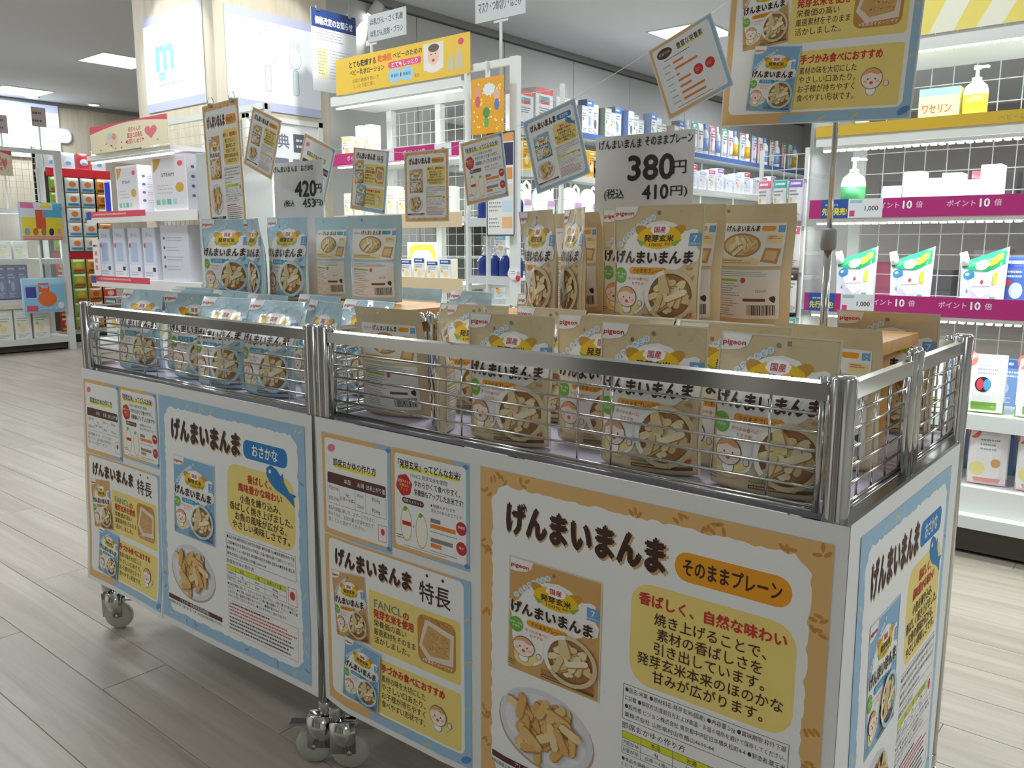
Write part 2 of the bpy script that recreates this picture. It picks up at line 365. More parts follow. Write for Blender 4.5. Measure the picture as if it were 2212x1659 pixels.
def food_block(a, fish):
    """ingredients box, porridge table and notes of the big posters"""
    x0, x1 = .259, .484; T = '#3c3836'; fs = .0078
    a.line([(x0, .247), (x1, .247), (x1, .197), (x0, .197), (x0, .247)], .0006, T, 4)
    for i, t in enumerate(['●品名:米菓 ●原材料名:発芽玄米(国産) ●内容量:20g ●賞味期限:枠外下部',
                           'に記載 ●保存方法:直射日光および高温・多湿の場所を避けて保存してください。',
                           '●販売者:ピジョン株式会社 東京都中央区日本橋久松町4-4 ●製造者:蔵王米',
                           '菓株式会社 山形県村山市楯山4600-84']):
        a.text(t, x0+.003, .240-i*.0118, fs, T, 4, align='l', res=1, maxw=x1-x0-.006)
    a.text('即席おかゆの作り方', x0, .188, .0105, T, 4, align='l', res=1)
    a.rect(x0, .169, .452, .179, '#dbe02e', 3)
    for x, t in ((.310, '本品'), (.362, 'お湯'), (.416, '出来上がり量')): a.text(t, x, .174, .0075, T, 4, res=1)
    for y in (.179, .169, .158, .147): a.line([(x0, y), (.452, y)], .0005, T, 4)
    for x in (x0, .288, .335, .385, .452): a.line([(x, .179), (x, .147)], .0005, T, 4)
    for x, y, t in ((.273, .1635, '7倍がゆ'), (.273, .1525, '5倍がゆ'), (.311, .1635, '4g'), (.311, .1525, '(5本〜6本)'), (.360, .1635, '30ml'), (.360, .1525, '20ml'), (.418, .1635, '約34g'), (.418, .1525, '約24g')):
        a.text(t, x, y, .0072, T, 4, res=1, maxw=.044)
    a.line([(.458, .181), (x1, .181), (x1, .146), (.458, .146), (.458, .181)], .0008, RED, 4); a.ell(.471, .166, .008, .009, '#cf3a3a', 4, 10)
    for i, t in enumerate(['●本品を容器に移して、スプーンで小さく砕いてから、上記の量のお湯を加えて', 'ください。●お子様の成長に合わせてお湯の量を調節してください。●お子様', 'にあげる前に温度をお確かめください。●開封後はなるべく', '早めにお召し上がりください。●おかゆを作ると粘りが出ます。']):
        a.text(t, x0, .139-i*.0085, .0068, T, 4, align='l', res=1, maxw=x1-x0)
    a.line([(x0, .104), (x1, .104), (x1, .036), (x0, .036), (x0, .104)], .0006, RED, 4); a.poly([(x0+.003, .094), (x0+.009, .094), (x0+.006, .101)], '#e3b01c', 4)
    a.dashes(x0+.011, .094, x1-.004, .101, 1, T, 4, .5, 31); a.dashes(x0+.003, .072, x1-.004, .093, 3, '#cf4a44', 4, .45, 32, (.85, 1)); a.dashes(x0+.003, .04, x1-.004, .071, 4, '#5a5450', 4, .45, 33, (.8, 1))
    a.rect(.026, .046, .236, .056, '#5a3327', 4); a.text('アレルギー物質(特定原材料等)', .131, .051, .0085, '#ffffff', 5, maxw=.2, res=1); a.text('※本品製造工場では、小麦・卵・乳・えび・かにを含む製品を製造しています。', .131, .04, .007, T, 5, maxw=.21, res=1)
def big_poster(kind):
    """.52 x .50 m: the product poster with name, pouch, plate and table"""
    a = Art(); fish = kind == 'blue'; B = SKY if fish else TAN; rnd = random.Random(5)
    a.rect(0, 0, .52, .5, B, 1)
    for i in range(26):
        e = rnd.random(); x, y = ((rnd.uniform(.01, .51), rnd.choice((.012, .488))) if e < .5 else (rnd.choice((.012, .508)), rnd.uniform(.01, .49)))
        if fish: a.ell(x, y, .009, .0022, '#d9cfa0' if i % 3 else '#6c9bcb', 1.3, 8, rnd.uniform(0, 3))
        else:
            for k in range(3): a.ell(x+.006*k-.006, y+rnd.uniform(-.006, .006), .006, .0026, '#c88d3e', 1.3, 8, rnd.uniform(0, 3))
    rough_rect(a, .024, .022, .497, .479, '#f3f3f1', 2)
    a.text(NAME, .185, .432, .052, '#c9aa78', 3, w=.262, bold=.06); a.text(NAME, .183, .434, .050, BRN, 4, w=.258, bold=.055, res=3)
    if fish:
        a.rect(.325, .412, .467, .449, BLU, 3, .014); a.text('おさかな', .396, .431, .026, '#ffffff', 4, w=.082, bold=.02)
        F = [(.372, .405), (.385, .412), (.405, .405), (.425, .385), (.440, .368), (.462, .366), (.452, .358), (.456, .342), (.440, .352), (.428, .358), (.400, .366), (.380, .378), (.370, .392)]
        F = [(x+.03, y) for x, y in F]
        a.poly(F, BLU, 5); a.ell(.412, .399, .004, .004, '#ffffff', 6, 10); a.poly([(.445, .395), (.452, .402), (.455, .385)], BLU, 5)
    else: a.rect(.327, .411, .477, .449, ORG, 3, .018); a.text('そのままプレーン', .402, .43, .024, BRN, 4, w=.126, bold=.02)
    a.add(PIC[kind], .140, .205, 1.02, .82, 0, 4)
    a.rect(.266, .254, .486, .394, YEL, 3, .030)
    if fish: L = [('香ばしく、', .371, RED), ('風味豊かな味わい', .350, RED), ('小魚を練り込み、', .327, BRN), ('香ばしく焼き上げました。', .308, BRN), ('お魚の風味が広がる、', .289, BRN), ('やさしい美味しさです。', .271, BRN)]
    else: L = [('香ばしく、自然な味わい', .373, RED), ('焼き上げることで、', .350, BRN), ('素材の香ばしさを', .330, BRN), ('引き出しています。', .3105, BRN), ('発芽玄米本来のほのかな', .291, BRN), ('甘みが広がります。', .2715, BRN)]
    for t, y, c in L: a.text(t, .376, y, .0180, c, 5, bold=.028 if c == RED else .006)
    plate(a, .128, .128, .085, .06, 4)
    food_block(a, fish)
    return a
def feature_poster():
    """.355 x .315 m: the two-product features sheet"""
    a = Art(); w, h = .355, .315
    a.rect(0, 0, w, h, TAN, 1); a.poly([(.12, 0), (w, 0), (w, h), (.32, h), (.335, .02), (.12, .014)], SKY, 1.3)
    for x, y in ((.2, .006), (.26, .007), (.347, .1), (.348, .18), (.347, .25)): a.ell(x, y, .012, .002, '#cfc596', 1.6, 8, .5)
    a.ell(.344, .012, .012, .006, '#5e8ec6', 1.7, 10, .5); a.rect(.012, .018, w-.014, h-.004, '#f3f3f1', 2, .012)
    a.text(NAME, .13, .279, .036, '#c9aa78', 3, w=.196, bold=.045); a.text(NAME, .129, .281, .034, BRN, 4, w=.192, bold=.055)
    a.text('特長', .279, .273, .038, BRN, 4, w=.068, bold=.012)
    for x in (.262, .297): a.ell(x, .302, .003, .003, BRN, 4, 8)
    a.rect(.122, .136, .334, .243, YEL, 3, .006)
    a.text('FANCL', .170, .222, .021, '#6d7f8f', 5, w=.068); a.text('の', .213, .219, .016, RED, 5, bold=.03); a.text('発芽玄米を使用', .134, .203, .0165, RED, 5, align='l', bold=.03, maxw=.096)
    for i, t in enumerate(('栄養価の高い', '厳選素材をそのまま', '活かしました。')): a.text(t, .134, .186-i*.0155, .0135, BRN, 5, align='l', maxw=.1)
    a.rect(.240, .150, .324, .234, '#c98f45', 4, .014); a.poly([(.243, .178), (.258, .228), (.320, .216), (.318, .162), (.262, .158)], '#ead9c8', 4.4); a.poly([(.250, .182), (.264, .219), (.313, .208), (.310, .172), (.268, .166)], '#d3a765', 4.6)
    rg = random.Random(8)
    for _ in range(70):
        x, y = rg.uniform(.266, .308), rg.uniform(.176, .208); a.ell(x, y, .0022, .0009, rg.choice(('#b9853c', '#e6c68c', '#c2914a')), 4.8, 5, rg.uniform(0, 3))
    for _ in range(40):
        x, y = rg.uniform(.246, .320), rg.uniform(.226, .232); a.ell(x, y, .0022, .0009, rg.choice(('#a9742f', '#deb66f')), 4.8, 5, rg.uniform(0, 3))
    a.text('※写真はイメージです', .284, .156, .007, '#ffffff', 5.2, res=1)
    a.rect(.122, .022, .334, .122, YEL, 3, .006); a.text('手づかみ食べにおすすめ', .150, .107, .0165, RED, 5, align='l', bold=.03, maxw=.148)
    for i, t in enumerate(('素材の味を大切にした', 'やさしい口あたり。', 'お子様が持ちやすく', '食べやすい形状です。')): a.text(t, .150, .088-i*.0155, .0135, BRN, 5, align='l', maxw=.105)
    baby(a, .284, .067, .018, 5)
    a.add(PIC['tan'], .078, .136, .58, .58, .10, 4); a.add(PIC['blue'], .095, .022, .58, .54, -.08, 20)
    return a
def howto_poster():
    """.18 x .183 m: how to make instant porridge"""
    a = Art(); w, h = .18, .183; T = '#4a423e'
    a.rect(0, 0, w, h, TAN, 1); a.poly([(.06, 0), (w, 0), (w, h), (.13, h), (.172, .172), (.172, .008)], SKY, 1.3); a.ell(.174, .008, .006, .004, '#5e8ec6', 1.6, 8); a.ell(.174, .176, .006, .004, '#5e8ec6', 1.6, 8)
    a.rect(.008, .01, w-.008, h-.008, '#f3f3f1', 2, .006)
    a.ell(.027, .158, .011, .007, PINK, 3, 12, .25); a.rect(.033, .124, .143, .132, '#f4e65e', 3); a.text('即席おかゆの作り方', .088, .134, .0145, '#2e2a28', 4, bold=.02, maxw=.112)
    a.rect(.014, .094, .168, .114, '#5a3327', 3, .004)
    for x, t in ((.07, '本品'), (.105, 'お湯'), (.143, '出来上がり量')): a.text(t, x, .104, .0095, '#ffffff', 4, maxw=.046)
    a.line([(.014, .1), (.014, .058), (.168, .058), (.168, .1)], .0006, T, 3)
    for x in (.048, .09, .117): a.line([(x, .112), (x, .058)], .0005, T, 4)
    for x, y, t in ((.031, .086, '7倍がゆ'), (.031, .067, '5倍がゆ'), (.069, .081, '4g'), (.069, .072, '(5本〜6本)'), (.103, .086, '30ml'), (.103, .067, '20ml'), (.143, .086, '約34g'), (.143, .067, '約24g')): a.text(t, x, y, .0085, T, 4, maxw=.04)
    for i, t in enumerate(('本品を容器に移して、スプーンで小さく', '砕いてから、上記の量のお湯を加えて', '混してよく混ぜてください。')): a.text(t, .014, .049-i*.0105, .0082, T, 4, align='l', maxw=.122, res=1)
    a.line([(.148, .045), (.168, .045), (.168, .017), (.148, .017), (.148, .045)], .0008, RED, 4); a.ell(.159, .034, .005, .006, '#cf3a3a', 4, 10)
    return a
def rice_poster():
    """.17 x .17 m: what sprouted rice is"""
    a = Art(); w = h = .17; T = '#3f3734'
    a.rect(0, 0, w, h, TAN, 1); a.poly([(.05, 0), (w, 0), (w, h), (.125, h), (.162, .16), (.162, .008)], SKY, 1.3); a.ell(.165, .007, .006, .004, '#5e8ec6', 1.6, 8); a.ell(.164, .164, .006, .004, '#5e8ec6', 1.6, 8)
    a.rect(.007, .008, w-.006, h-.007, '#f3f3f1', 2, .006)
    a.rect(.018, .138, .15, .145, '#f4e65e', 3); a.text('「発芽玄米」ってどんなお米?', .084, .147, .0145, '#2e2a28', 4, bold=.018, maxw=.138)
    a.text('FANCL', .056, .131, .008, '#7d93a8', 4); a.text('発芽玄米を使用!', .098, .131, .0078, T, 4)
    a.ell(.029, .112, .018, .018, '#c9262b', 3, 24, 0, .06, 6); 
    for i, t in enumerate(('発芽するとき', '栄養価も', 'アップ')): a.text(t, .029, .118-i*.0065, .0058, '#f8d34a' if i else '#ffffff', 4, res=1, maxw=.03)
    a.text('やわらかくて食べやすく、', .052, .119, .0115, T, 4, align='l', maxw=.1, bold=.01); a.text('栄養価もアップしたお米です!', .052, .105, .0115, T, 4, align='l', maxw=.106, bold=.01)
    a.rect(.024, .082, .074, .092, '#5a3327', 3, .005); a.text('発芽のメリット!', .049, .087, .0068, '#ffffff', 4, maxw=.044, res=1); a.text('★発芽のチカラで', .088, .090, .0068, T, 4, align='l', res=1); a.text('甘みとやわらかさアップ!', .090, .082, .0068, T, 4, align='l', maxw=.066, res=1)
    for x, y, rx in ((.033, .047, .0135), (.068, .042, .0135)): a.ell(x, y, rx, .029, '#d9b24c', 3, 20); a.ell(x, y, rx*.9, .027, '#f6f3e6', 3.3, 20); a.ell(x-.002, y+.026, .005, .004, GRN, 3.6, 8, .6)
    a.rect(.024, .045, .044, .052, '#c9262b', 4); a.ell(.050, .046, .0012, .0012, T, 4, 6)
    for y, (g, o) in ((.062, (.022, .054)), (.03, (.048, .024))):
        a.rect(.088, y, .088+g, y+.007, '#8d8a8c', 3); a.rect(.088, y-.009, .088+o, y-.002, '#ee8a2c', 3); a.dashes(.088, y-.017, .155, y-.013, 1, '#9a938e', 3, .4, 5); a.ell(.154, y+.003, .011, .011, '#c9262b', 4, 16)
    a.text('栄養価', .154, .067, .005, '#ffffff', 5, res=1); a.text('硬さ', .154, .034, .005, '#ffffff', 5, res=1)
    a.dashes(.01, .02, .03, .028, 2, T, 3, .4, 6); a.dashes(.026, .0095, .158, .0125, 1, '#9a938e', 3, .4, 7)
    return a
def chart_poster():
    a = Art(); w, h = .17, .17
    a.rect(0, 0, w, h, TAN, 1); a.poly([(.06, 0), (w, 0), (w, h), (.12, h), (.162, .162), (.162, .008)], SKY, 1.3)
    a.rect(.006, .008, w-.008, h-.006, '#eef0f2', 2, .006)
    a.ell(.036, .146, .021, .012, '#4a302a', 3, 20); a.text('発芽玄米', .036, .146, .008, '#cfc3b8', 4, res=1)
    a.text('豊富な栄養素', .105, .146, .015, '#5a4a3c', 4, maxw=.07, bold=.02); a.rect(.072, .137, .138, .141, '#f4e65e', 2.5); a.dashes(.03, .126, .13, .131, 1, '#5a4a3c', 3, .4, 3)
    for i, v in enumerate((.028, .062, .008, .034, .031, .062, .06)):
        y = .112-i*.0148; a.rect(.05, y, .05+v, y+.0055, '#e8803a', 3); a.dashes(.022, y, .044, y+.005, 1, '#8b95a5', 3, .5, i)
    for x in (.105, .136): a.ell(x, .072, .0125, .012, '#cf2f35', 4, 18); a.dashes(x-.008, .068, x+.008, .077, 2, '#f2b04a', 5, .4, 3)
    a.dashes(.03, .012, .15, .016, 1, '#5a4a3c', 3, .4, 9)
    return a
ART = {'plain': (big_poster('tan'), .52, .5), 'fish': (big_poster('blue'), .52, .5), 'feature': (feature_poster(), .355, .315), 'howto': (howto_poster(), .18, .183), 'rice': (rice_poster(), .17, .17), 'chart': (chart_poster(), .17, .17)}

# ------------------------------------------------------------------ the room
def wood_mat(name, c0, c1, scale, rough=.45, obj_random=.0, coat=0):
    m = bpy.data.materials.new(name); m.use_nodes = True; nt = m.node_tree; b = nt.nodes['Principled BSDF']; N = nt.nodes.new; L = nt.links.new
    tc = N('ShaderNodeTexCoord'); oi = N('ShaderNodeObjectInfo'); mp = N('ShaderNodeMapping'); mp.inputs['Scale'].default_value = scale
    ad = N('ShaderNodeVectorMath'); ad.operation = 'ADD'; L(tc.outputs['Object'], ad.inputs[0])
    mul = N('ShaderNodeVectorMath'); mul.operation = 'SCALE'; mul.inputs['Scale'].default_value = 37.0
    cb = N('ShaderNodeCombineXYZ'); L(oi.outputs['Random'], cb.inputs[0]); L(oi.outputs['Random'], cb.inputs[1]); L(cb.outputs[0], mul.inputs[0]); L(mul.outputs[0], ad.inputs[1])
    L(ad.outputs[0], mp.inputs['Vector']); n = N('ShaderNodeTexNoise'); n.inputs['Scale'].default_value = 1; n.inputs['Detail'].default_value = 7; n.inputs['Roughness'].default_value = .65; n.inputs['Distortion'].default_value = .6
    L(mp.outputs['Vector'], n.inputs['Vector']); rp = N('ShaderNodeValToRGB'); rp.color_ramp.elements[0].position = .32; rp.color_ramp.elements[1].position = .68
    rp.color_ramp.elements[0].color = (*lin(c0), 1); rp.color_ramp.elements[1].color = (*lin(c1), 1); L(n.outputs['Fac'], rp.inputs['Fac'])
    hs = N('ShaderNodeHueSaturation'); mr = N('ShaderNodeMapRange'); mr.inputs['To Min'].default_value = 1-obj_random; mr.inputs['To Max'].default_value = 1+obj_random
    L(oi.outputs['Random'], mr.inputs['Value']); L(mr.outputs[0], hs.inputs['Value']); L(rp.outputs['Color'], hs.inputs['Color']); L(hs.outputs['Color'], b.inputs['Base Color'])
    b.inputs['Roughness'].default_value = rough; b.inputs['Coat Weight'].default_value = coat; MATS[name] = m
    return m
FLOORW = wood_mat('pale_oak_vinyl', '#968c7d', '#b1a89b', (1.3, 22, 8), .38, .05)
PILW = wood_mat('pale_ash_veneer', '#c9bda6', '#ddd3c0', (16, 16, .9), .5)
fl = MB().box(-13, 4.5, -3.2, 12, -.06, -.0022).build('floor', mat('floor_joint', '#9c8a72', .7)); tag(fl, kind='structure')
PW, PL = .152, 1.22
pm = MB().bbox(-PL/2+.0006, PL/2-.0006, -PW/2+.0006, PW/2-.0006, -.0022, 0, .0008).mesh('plank', FLOORW)
seen = []
rows = int(15.2/PW)
def vis(x, y):
    d = Vector((x, y, 0))-CAM; z = d.dot(FW)
    if z < .4: return None
    px, py = 1106+FPX*d.dot(RT)/z, 829.5-FPX*d.dot(UP)/z
    return (px, py, z) if -350 < px < 2560 and 640 < py < 2100 else None
rest = MB()
cand = []
for j in range(rows):
    y = -3.2+PW*(j+.5); off = (j*.37 % 1)*PL; x = -13+off-PL/2
    while x < 4.6:
        x += PL
        if x-PL/2 > 4.4: break
        vs = [vis(x+k*PL/2, y) for k in (-1, 0, 1)]; vs = [v for v in vs if v]
        hidden = (-1.6 < x < -.3 and .25 < y < .5) or (-4.6 < x < -2.2 and y > 2.3) or (-4.9 < x < -4.0 and y > 1.3)
        cand.append((min([v[2] for v in vs]) if vs and not hidden else 99, x, y))
cand.sort()
for i, (d, x, y) in enumerate(cand):
    if d < 99 and i < 290: link('plank', pm, fl, (x, y, 0))
    else: rest.box(x-PL/2+.0006, x+PL/2-.0006, y-PW/2+.0006, y+PW/2-.0006, -.0022, 0)
o = rest.build('plank', FLOORW, fl); tag(o, kind='stuff')
ce = MB().box(-13, 4.5, -3.2, 12, CEIL, CEIL+.06).build('ceiling', mat('ceiling_board', '#e6eaf0', .8, bump=.1, bscale=200)); tag(ce, kind='structure')
GREYW = mat('grey_wall_panel', '#c9c9c6', .6)
wc = MB().box(-4.86, -4.705, 2.62, 12, 0, CEIL).build('wall_centre', mat('wall_joint', '#7f7f7b', .7)); tag(wc, kind='structure')
js = [2.62]+[at(x, 120, 'X', -4.69).y for x in (901, 1090, 1240, 1362)]
while js[-1] < 11: js.append(js[-1]+1.21)
js[-1] = 12
for a0, a1 in zip(js[:-1], js[1:]): MB().box(-4.705, -4.69, a0+.004, a1-.004, .1, CEIL-.07).build('panel', GREYW, wc)
t = MB().box(-4.71, -4.675, 2.62, 12, CEIL-.055, CEIL).build('trim_1', mat('grey_trim', '#9c9c99', .6)); tag(t, kind='structure')
wl = MB().box(-11.7, -11.55, -3.2, 12, 0, CEIL).build('wall_left', PILW); tag(wl, kind='structure')
t = MB().box(-11.56, -11.53, -3.2, 12, CEIL-.05, CEIL).build('trim_2', MATS['grey_trim']); tag(t, kind='structure')
wb = MB().box(-4.7, 4.5, 11.9, 12.0, 0, CEIL).build('wall_back', mat('back_wall', '#b5aeaa', .7)); tag(wb, kind='structure')
wf = MB().box(-13, 4.5, -3.3, -3.2, 0, CEIL).build('wall_front', mat('beige_wall', '#bdbab4', .7)); tag(wf, kind='structure')
for i, (x0, x1, c) in enumerate(((-9, -7.2, '#8f8b86'), (-6.6, -5.2, '#6a6560'), (-4.6, -3.1, '#cfccc6'), (-2.6, -1.7, '#4c4844'), (-1.4, .4, '#8c847a'), (.7, 1.3, '#3f3c3a'), (1.7, 3.4, '#d3d0ca'))):
    MB().box(x0, x1, -3.2, -3.17, .1, 2.3).build('panel', mat('reflection_panel_%d' % i, c, .5), wf)  # unseen panels added to give the chrome dark and light stripes to reflect
wr = MB().box(4.5, 4.6, -3.2, 12, 0, CEIL).build('wall_right', MATS['beige_wall']); tag(wr, kind='structure')
pil = MB().bbox(-5.12, -4.2, 1.86, 2.66, 0, CEIL, .006).build('wall_pillar', PILW); tag(pil, kind='structure')

TRO = mat('troffer_diffuser', '#fbfdff', .5, emit=6)
def troffer(x, y, i):
    e = empty('ceiling_light', (x, y, CEIL)); tag(e, 'square white recessed ceiling light panel with thin frame', 'light', 'square ceiling lights')
    MB().box(-.27, .27, -.27, .27, -.004, -.002).build('diffuser', TRO, e)
    f = MB()
    for s in (-1, 1): f.box(-.285, .285, s*.278-.008, s*.278+.008, -.008, 0).box(s*.278-.008, s*.278+.008, -.27, .27, -.008, 0)
    f.build('frame', WHITE, e)
    ld = bpy.data.lights.new('troffer_lamp', 'AREA'); ld.shape = 'SQUARE'; ld.size = .54; ld.energy = TROFFER_W; ld.color = (.86, .945, 1)
    lo = bpy.data.objects.new('troffer_lamp', ld); COL.objects.link(lo); lo.parent = e; lo.location = (0, 0, -.012)
for i, (x, y) in enumerate(LIGHTS): troffer(x, y, i)
for (x, y) in ((-11.23, 4.40), (-11.26, 3.66), (-10.2, 5.5)):
    e = MB().lathe([(.075, -.02), (.085, -.006), (.085, 0)], n=20).build('downlight', WHITE, loc=(x, y, CEIL), smooth=False); tag(e, 'small round white ceiling downlight near the pale wood wall', 'light', 'round downlights')
    MB().lathe([(.05, -.024), (.062, -.021)], n=20).build('bulb', TRO, e)

# ------------------------------------------------------------------ the two carts
CL, CDP, CH, CB = .90, .56, .85, .685      # length, depth, top, basket floor
wire_me = {}
def wire(name, p0, p1, r, m, parent):
    p0, p1 = Vector(p0), Vector(p1); L = round((p1-p0).length, 4); k = (L, r, m.name)
    if k not in wire_me: wire_me[k] = MB().tube([(0, 0, 0), (0, 0, L)], r, 6).mesh('wire', m, True)
    o = link(name, wire_me[k], parent); o.location = p0; o.rotation_mode = 'QUATERNION'; o.rotation_quaternion = Vector((0, 0, 1)).rotation_difference((p1-p0).normalized()); return o
def basket_side(cart, name, a, b, npost):
    """chrome top rail with six horizontal wires and evenly spaced uprights between two corner posts"""
    a, b = Vector(a), Vector(b); d = (b-a).normalized(); L = (b-a).length; nrm = Vector((-d.y, d.x, 0)); z0 = CB+.008
    q = MB(); h = .0100; w = .005
    P = []
    for s, e in ((a+d*.016, b-d*.016),):
        for p in (s, e):
            for (o, z) in ((-w, CH-.010-2*h), (w, CH-.010-2*h), (w, CH-.011), (0, CH-.008), (-w, CH-.011)): q.v.append(tuple(p+nrm*o+Vector((0, 0, z))))
    for i in range(5): q.f.append((i, (i+1) % 5, 5+(i+1) % 5, 5+i))
    q.f += [(4, 3, 2, 1, 0), (5, 6, 7, 8, 9)]
    rail = q.build(name, CHROME, cart)
    for s in (a+d*.022, b-d*.022): MB().tube([s+Vector((0, 0, z0-.003)), s+Vector((0, 0, CH-.004))], .0045, 8).build('upright_tube', CHROME, rail, True)
    for i in range(6):
        z = z0+.004+i*.0213; wire('horizontal_wire', a+d*.022+Vector((0, 0, z)), b-d*.022+Vector((0, 0, z)), .0019, CHROME, rail)
    n = max(3, round(L/.062)); ts = [(.022+(L-.044)*i/n) for i in range(1, n)]
    if L > .5: ts = [t for k in range(4) for t in (L-.055-.2725*k-.0275, L-.055-.2725*k+.0275) if .03 < t < L-.03]
    for t in ts:
        p = a+d*t+nrm*.0035; wire('vertical_wire', p+Vector((0, 0, z0)), p+Vector((0, 0, CH-.03)), .0016, CHROME, rail)
    for z in (z0-.001,): wire('bottom_wire', a+d*.02+Vector((0, 0, z)), b-d*.02+Vector((0, 0, z)), .003, CHROME, rail)
RUB = mat('caster_rubber', '#c9c9bb', .35, trans=.2)
def caster(cart, x, y, rz):
    q = MB(); q.lathe([(.0145, .128), (.0152, .124), (.0154, .113), (.0150, .106), (.013, .104), (.013, .09)], n=16)
    for s in (-1, 1): q.box(-.012, .036, s*.0130-.0015, s*.0130+.0015, .035, .098)
    q.box(-.012, .036, -.0130, .0130, .090, .096)
    c = q.build('caster', CHROME, cart, True, (x, y, 0)); c.rotation_euler = (0, 0, rz)
    w = MB(); w.lathe([(.010, -.009), (.033, -.009), (.036, -.005), (.036, .005), (.033, .009), (.010, .009)], n=24)
    wo = w.build('wheel', RUB, c, True); wo.rotation_euler = (pi/2, 0, 0); wo.location = (.024, 0, .0362)
    MB().tube([(.024, -.016, .0362), (.024, .016, .0362)], .005, 8).build('axle', STEEL, c, True)
    l = MB().box(.036, .070, -.010, .010, .078, .083); l.build('brake_lever', STEEL, c)
def make_cart(x1, label):
    c = empty('display_cart', (x1-CL/2, CDP/2, 0)); tag(c, label, 'cart', 'chrome wire display carts')
    hx, hy = CL/2, CDP/2
    for sx in (-1, 1):
        for sy in (-1, 1):
            big = .0145
            MB().tube([(sx*hx, sy*hy, .12), (sx*hx, sy*hy, CH-.004), (sx*hx, sy*hy, CH)], [big, big, big*.8], 18).build('corner_post', CHROME, c, True)
            caster(c, sx*hx, sy*hy, (.7 if sx < 0 else pi+.7) if sy < 0 else (.3 if sx < 0 else pi-.3))
    basket_side(c, 'front_rail', (-hx, -hy, 0), (hx, -hy, 0), 11); basket_side(c, 'back_rail', (-hx, hy, 0), (hx, hy, 0), 11)
    for sx in (-1, 1):
        for k in range(2): basket_side(c, 'end_rail', (sx*hx, -hy+k*hy+(.012 if k else 0), 0), (sx*hx, k*hy-(0 if k else .012), 0), 4)
        for s in (-.012, .012): MB().tube([(sx*hx, s, CB-.01), (sx*hx, s, CH-.002), (sx*hx, s, CH+.004)], [.008, .008, .005], 12).build('middle_post', CHROME, c, True)
    MB().box(-hx+.012, hx-.012, -hy+.012, hy-.012, CB-.006, CB+.002).build('tray', mat('tray_sheet', '#b9b2c4', .35), c)
    f = MB()
    for s in (-1, 1): f.box(-hx+.01, hx-.01, s*hy-.008, s*hy+.008, CB-.022, CB-.006).box(s*hx-.008, s*hx+.008, -hy+.01, hy-.01, CB-.022, CB-.006)
    f.build('tray_frame', STEEL, c)
    f = MB().box(-hx, hx, -hy, hy, .2, .206); f.build('lower_shelf', STEEL, c)
    return c
make_cart(0, 'chrome wire display cart filled with tan snack pouches')
make_cart(-.9313, 'chrome wire display cart filled with pale blue snack pouches')
RISEW = wood_mat('orange_pine', '#c98f4c', '#dba765', (2, 30, 4), .4)
RZ = .856
for x1, nm in ((0, 'tan'), (-.9313, 'pale blue')):
    e = empty('display_riser', (x1-.45, .36, CB+.002)); tag(e, f'orange pine riser board carrying the upper tier of {nm} pouches', 'riser')
    MB().box(-.405, .405, -.092, .112, RZ-CB-.02, RZ-CB-.002).build('board', RISEW, e)
    for sx in (-.36, .36): MB().box(sx-.012, sx+.012, -.09, .09, 0, RZ-CB-.02).build('leg', RISEW, e)

# ------------------------------------------------------------------ snack pouches
PWD, PHT, PTH = .156, .198, .019
def pouch_fn(bend, twist, side):
    def fn(x, y, h):
        x, y = x*PWD/.16, y*PHT/.21; u, v = x/PWD, y/PHT
        if v < .3: b = .86+.14*sin(v/.3*pi/2)
        else: b = max(0, cos(min(1, (v-.3)/.54)*pi/2))**1.1
        t = PTH*b*max(0, 1-(2*u)**2)**.62
        X = x*(1-.05*b); Y = -side*(t+h)+bend*(max(0, v-.25)**2)+twist*u*v*.03+.0011*sin(9*v+5*u)+.0008*sin(17*u+3*v)
        Z = y - .35*abs(bend)*max(0, v-.3)**2 + .004*(1-v)*(2*u)**2
        return (X, Y, Z)
    return fn
def off(fn): return lambda x, y, h: fn(x, y, h+.0006)
VARS = [(.004, .2), (.030, -.6), (-.022, .5), (.055, .3)]
POUCH = {}
FB = {k: mat('film_'+k, PB[k], .36, coat=.5, bump=.3, bscale=24) for k in PB}
for k in PB:
    for i, (bd, tw) in enumerate(VARS):
        nu, nv = 28, 30; V = []; F = []
        for side in (1, -1):
            fn = pouch_fn(bd, tw, side); b = len(V)
            for j in range(nv+1):
                for q in range(nu+1): V.append(fn((q/nu-.5)*.16, j/nv*.21, 0))
            for j in range(nv):
                for q in range(nu):
                    f = (b+j*(nu+1)+q, b+j*(nu+1)+q+1, b+(j+1)*(nu+1)+q+1, b+(j+1)*(nu+1)+q); F.append(f if side == 1 else f[::-1])
        nb = (nu+1)*(nv+1); F.append(tuple(range(nu, -1, -1))+tuple(range(nb+1, nb+nu)))
        me = bpy.data.meshes.new('pouch'); me.from_pydata(V, [], F); me.update(); me.materials.append(FB[k]); me.shade_smooth()
        fm = FRONT[k].mesh('front_print', FILM, off(pouch_fn(bd, tw, 1)), .00005, .0065)
        ba = Art(); ba.add(BACKA[k], 0, 0, -1, 1); ba.f = [g[::-1] for g in ba.f]
        bmh = ba.mesh('back_print', FILM, off(pouch_fn(bd, tw, -1)), .00005, .0065)
        POUCH[k, i] = (me, fm, bmh)
def pouch(k, var, x, y, z, rz, label, group, tilt=0):
    me, fm, bmh = POUCH[k, var]
    o = link('snack_pouch', me); o.location = (x, y, z); o.rotation_euler = (radians(tilt), 0, radians(rz)); tag(o, label, 'pouch', group)
    link('front_print', fm, o); link('back_print', bmh, o)
    return o
TZ = CB+.0035
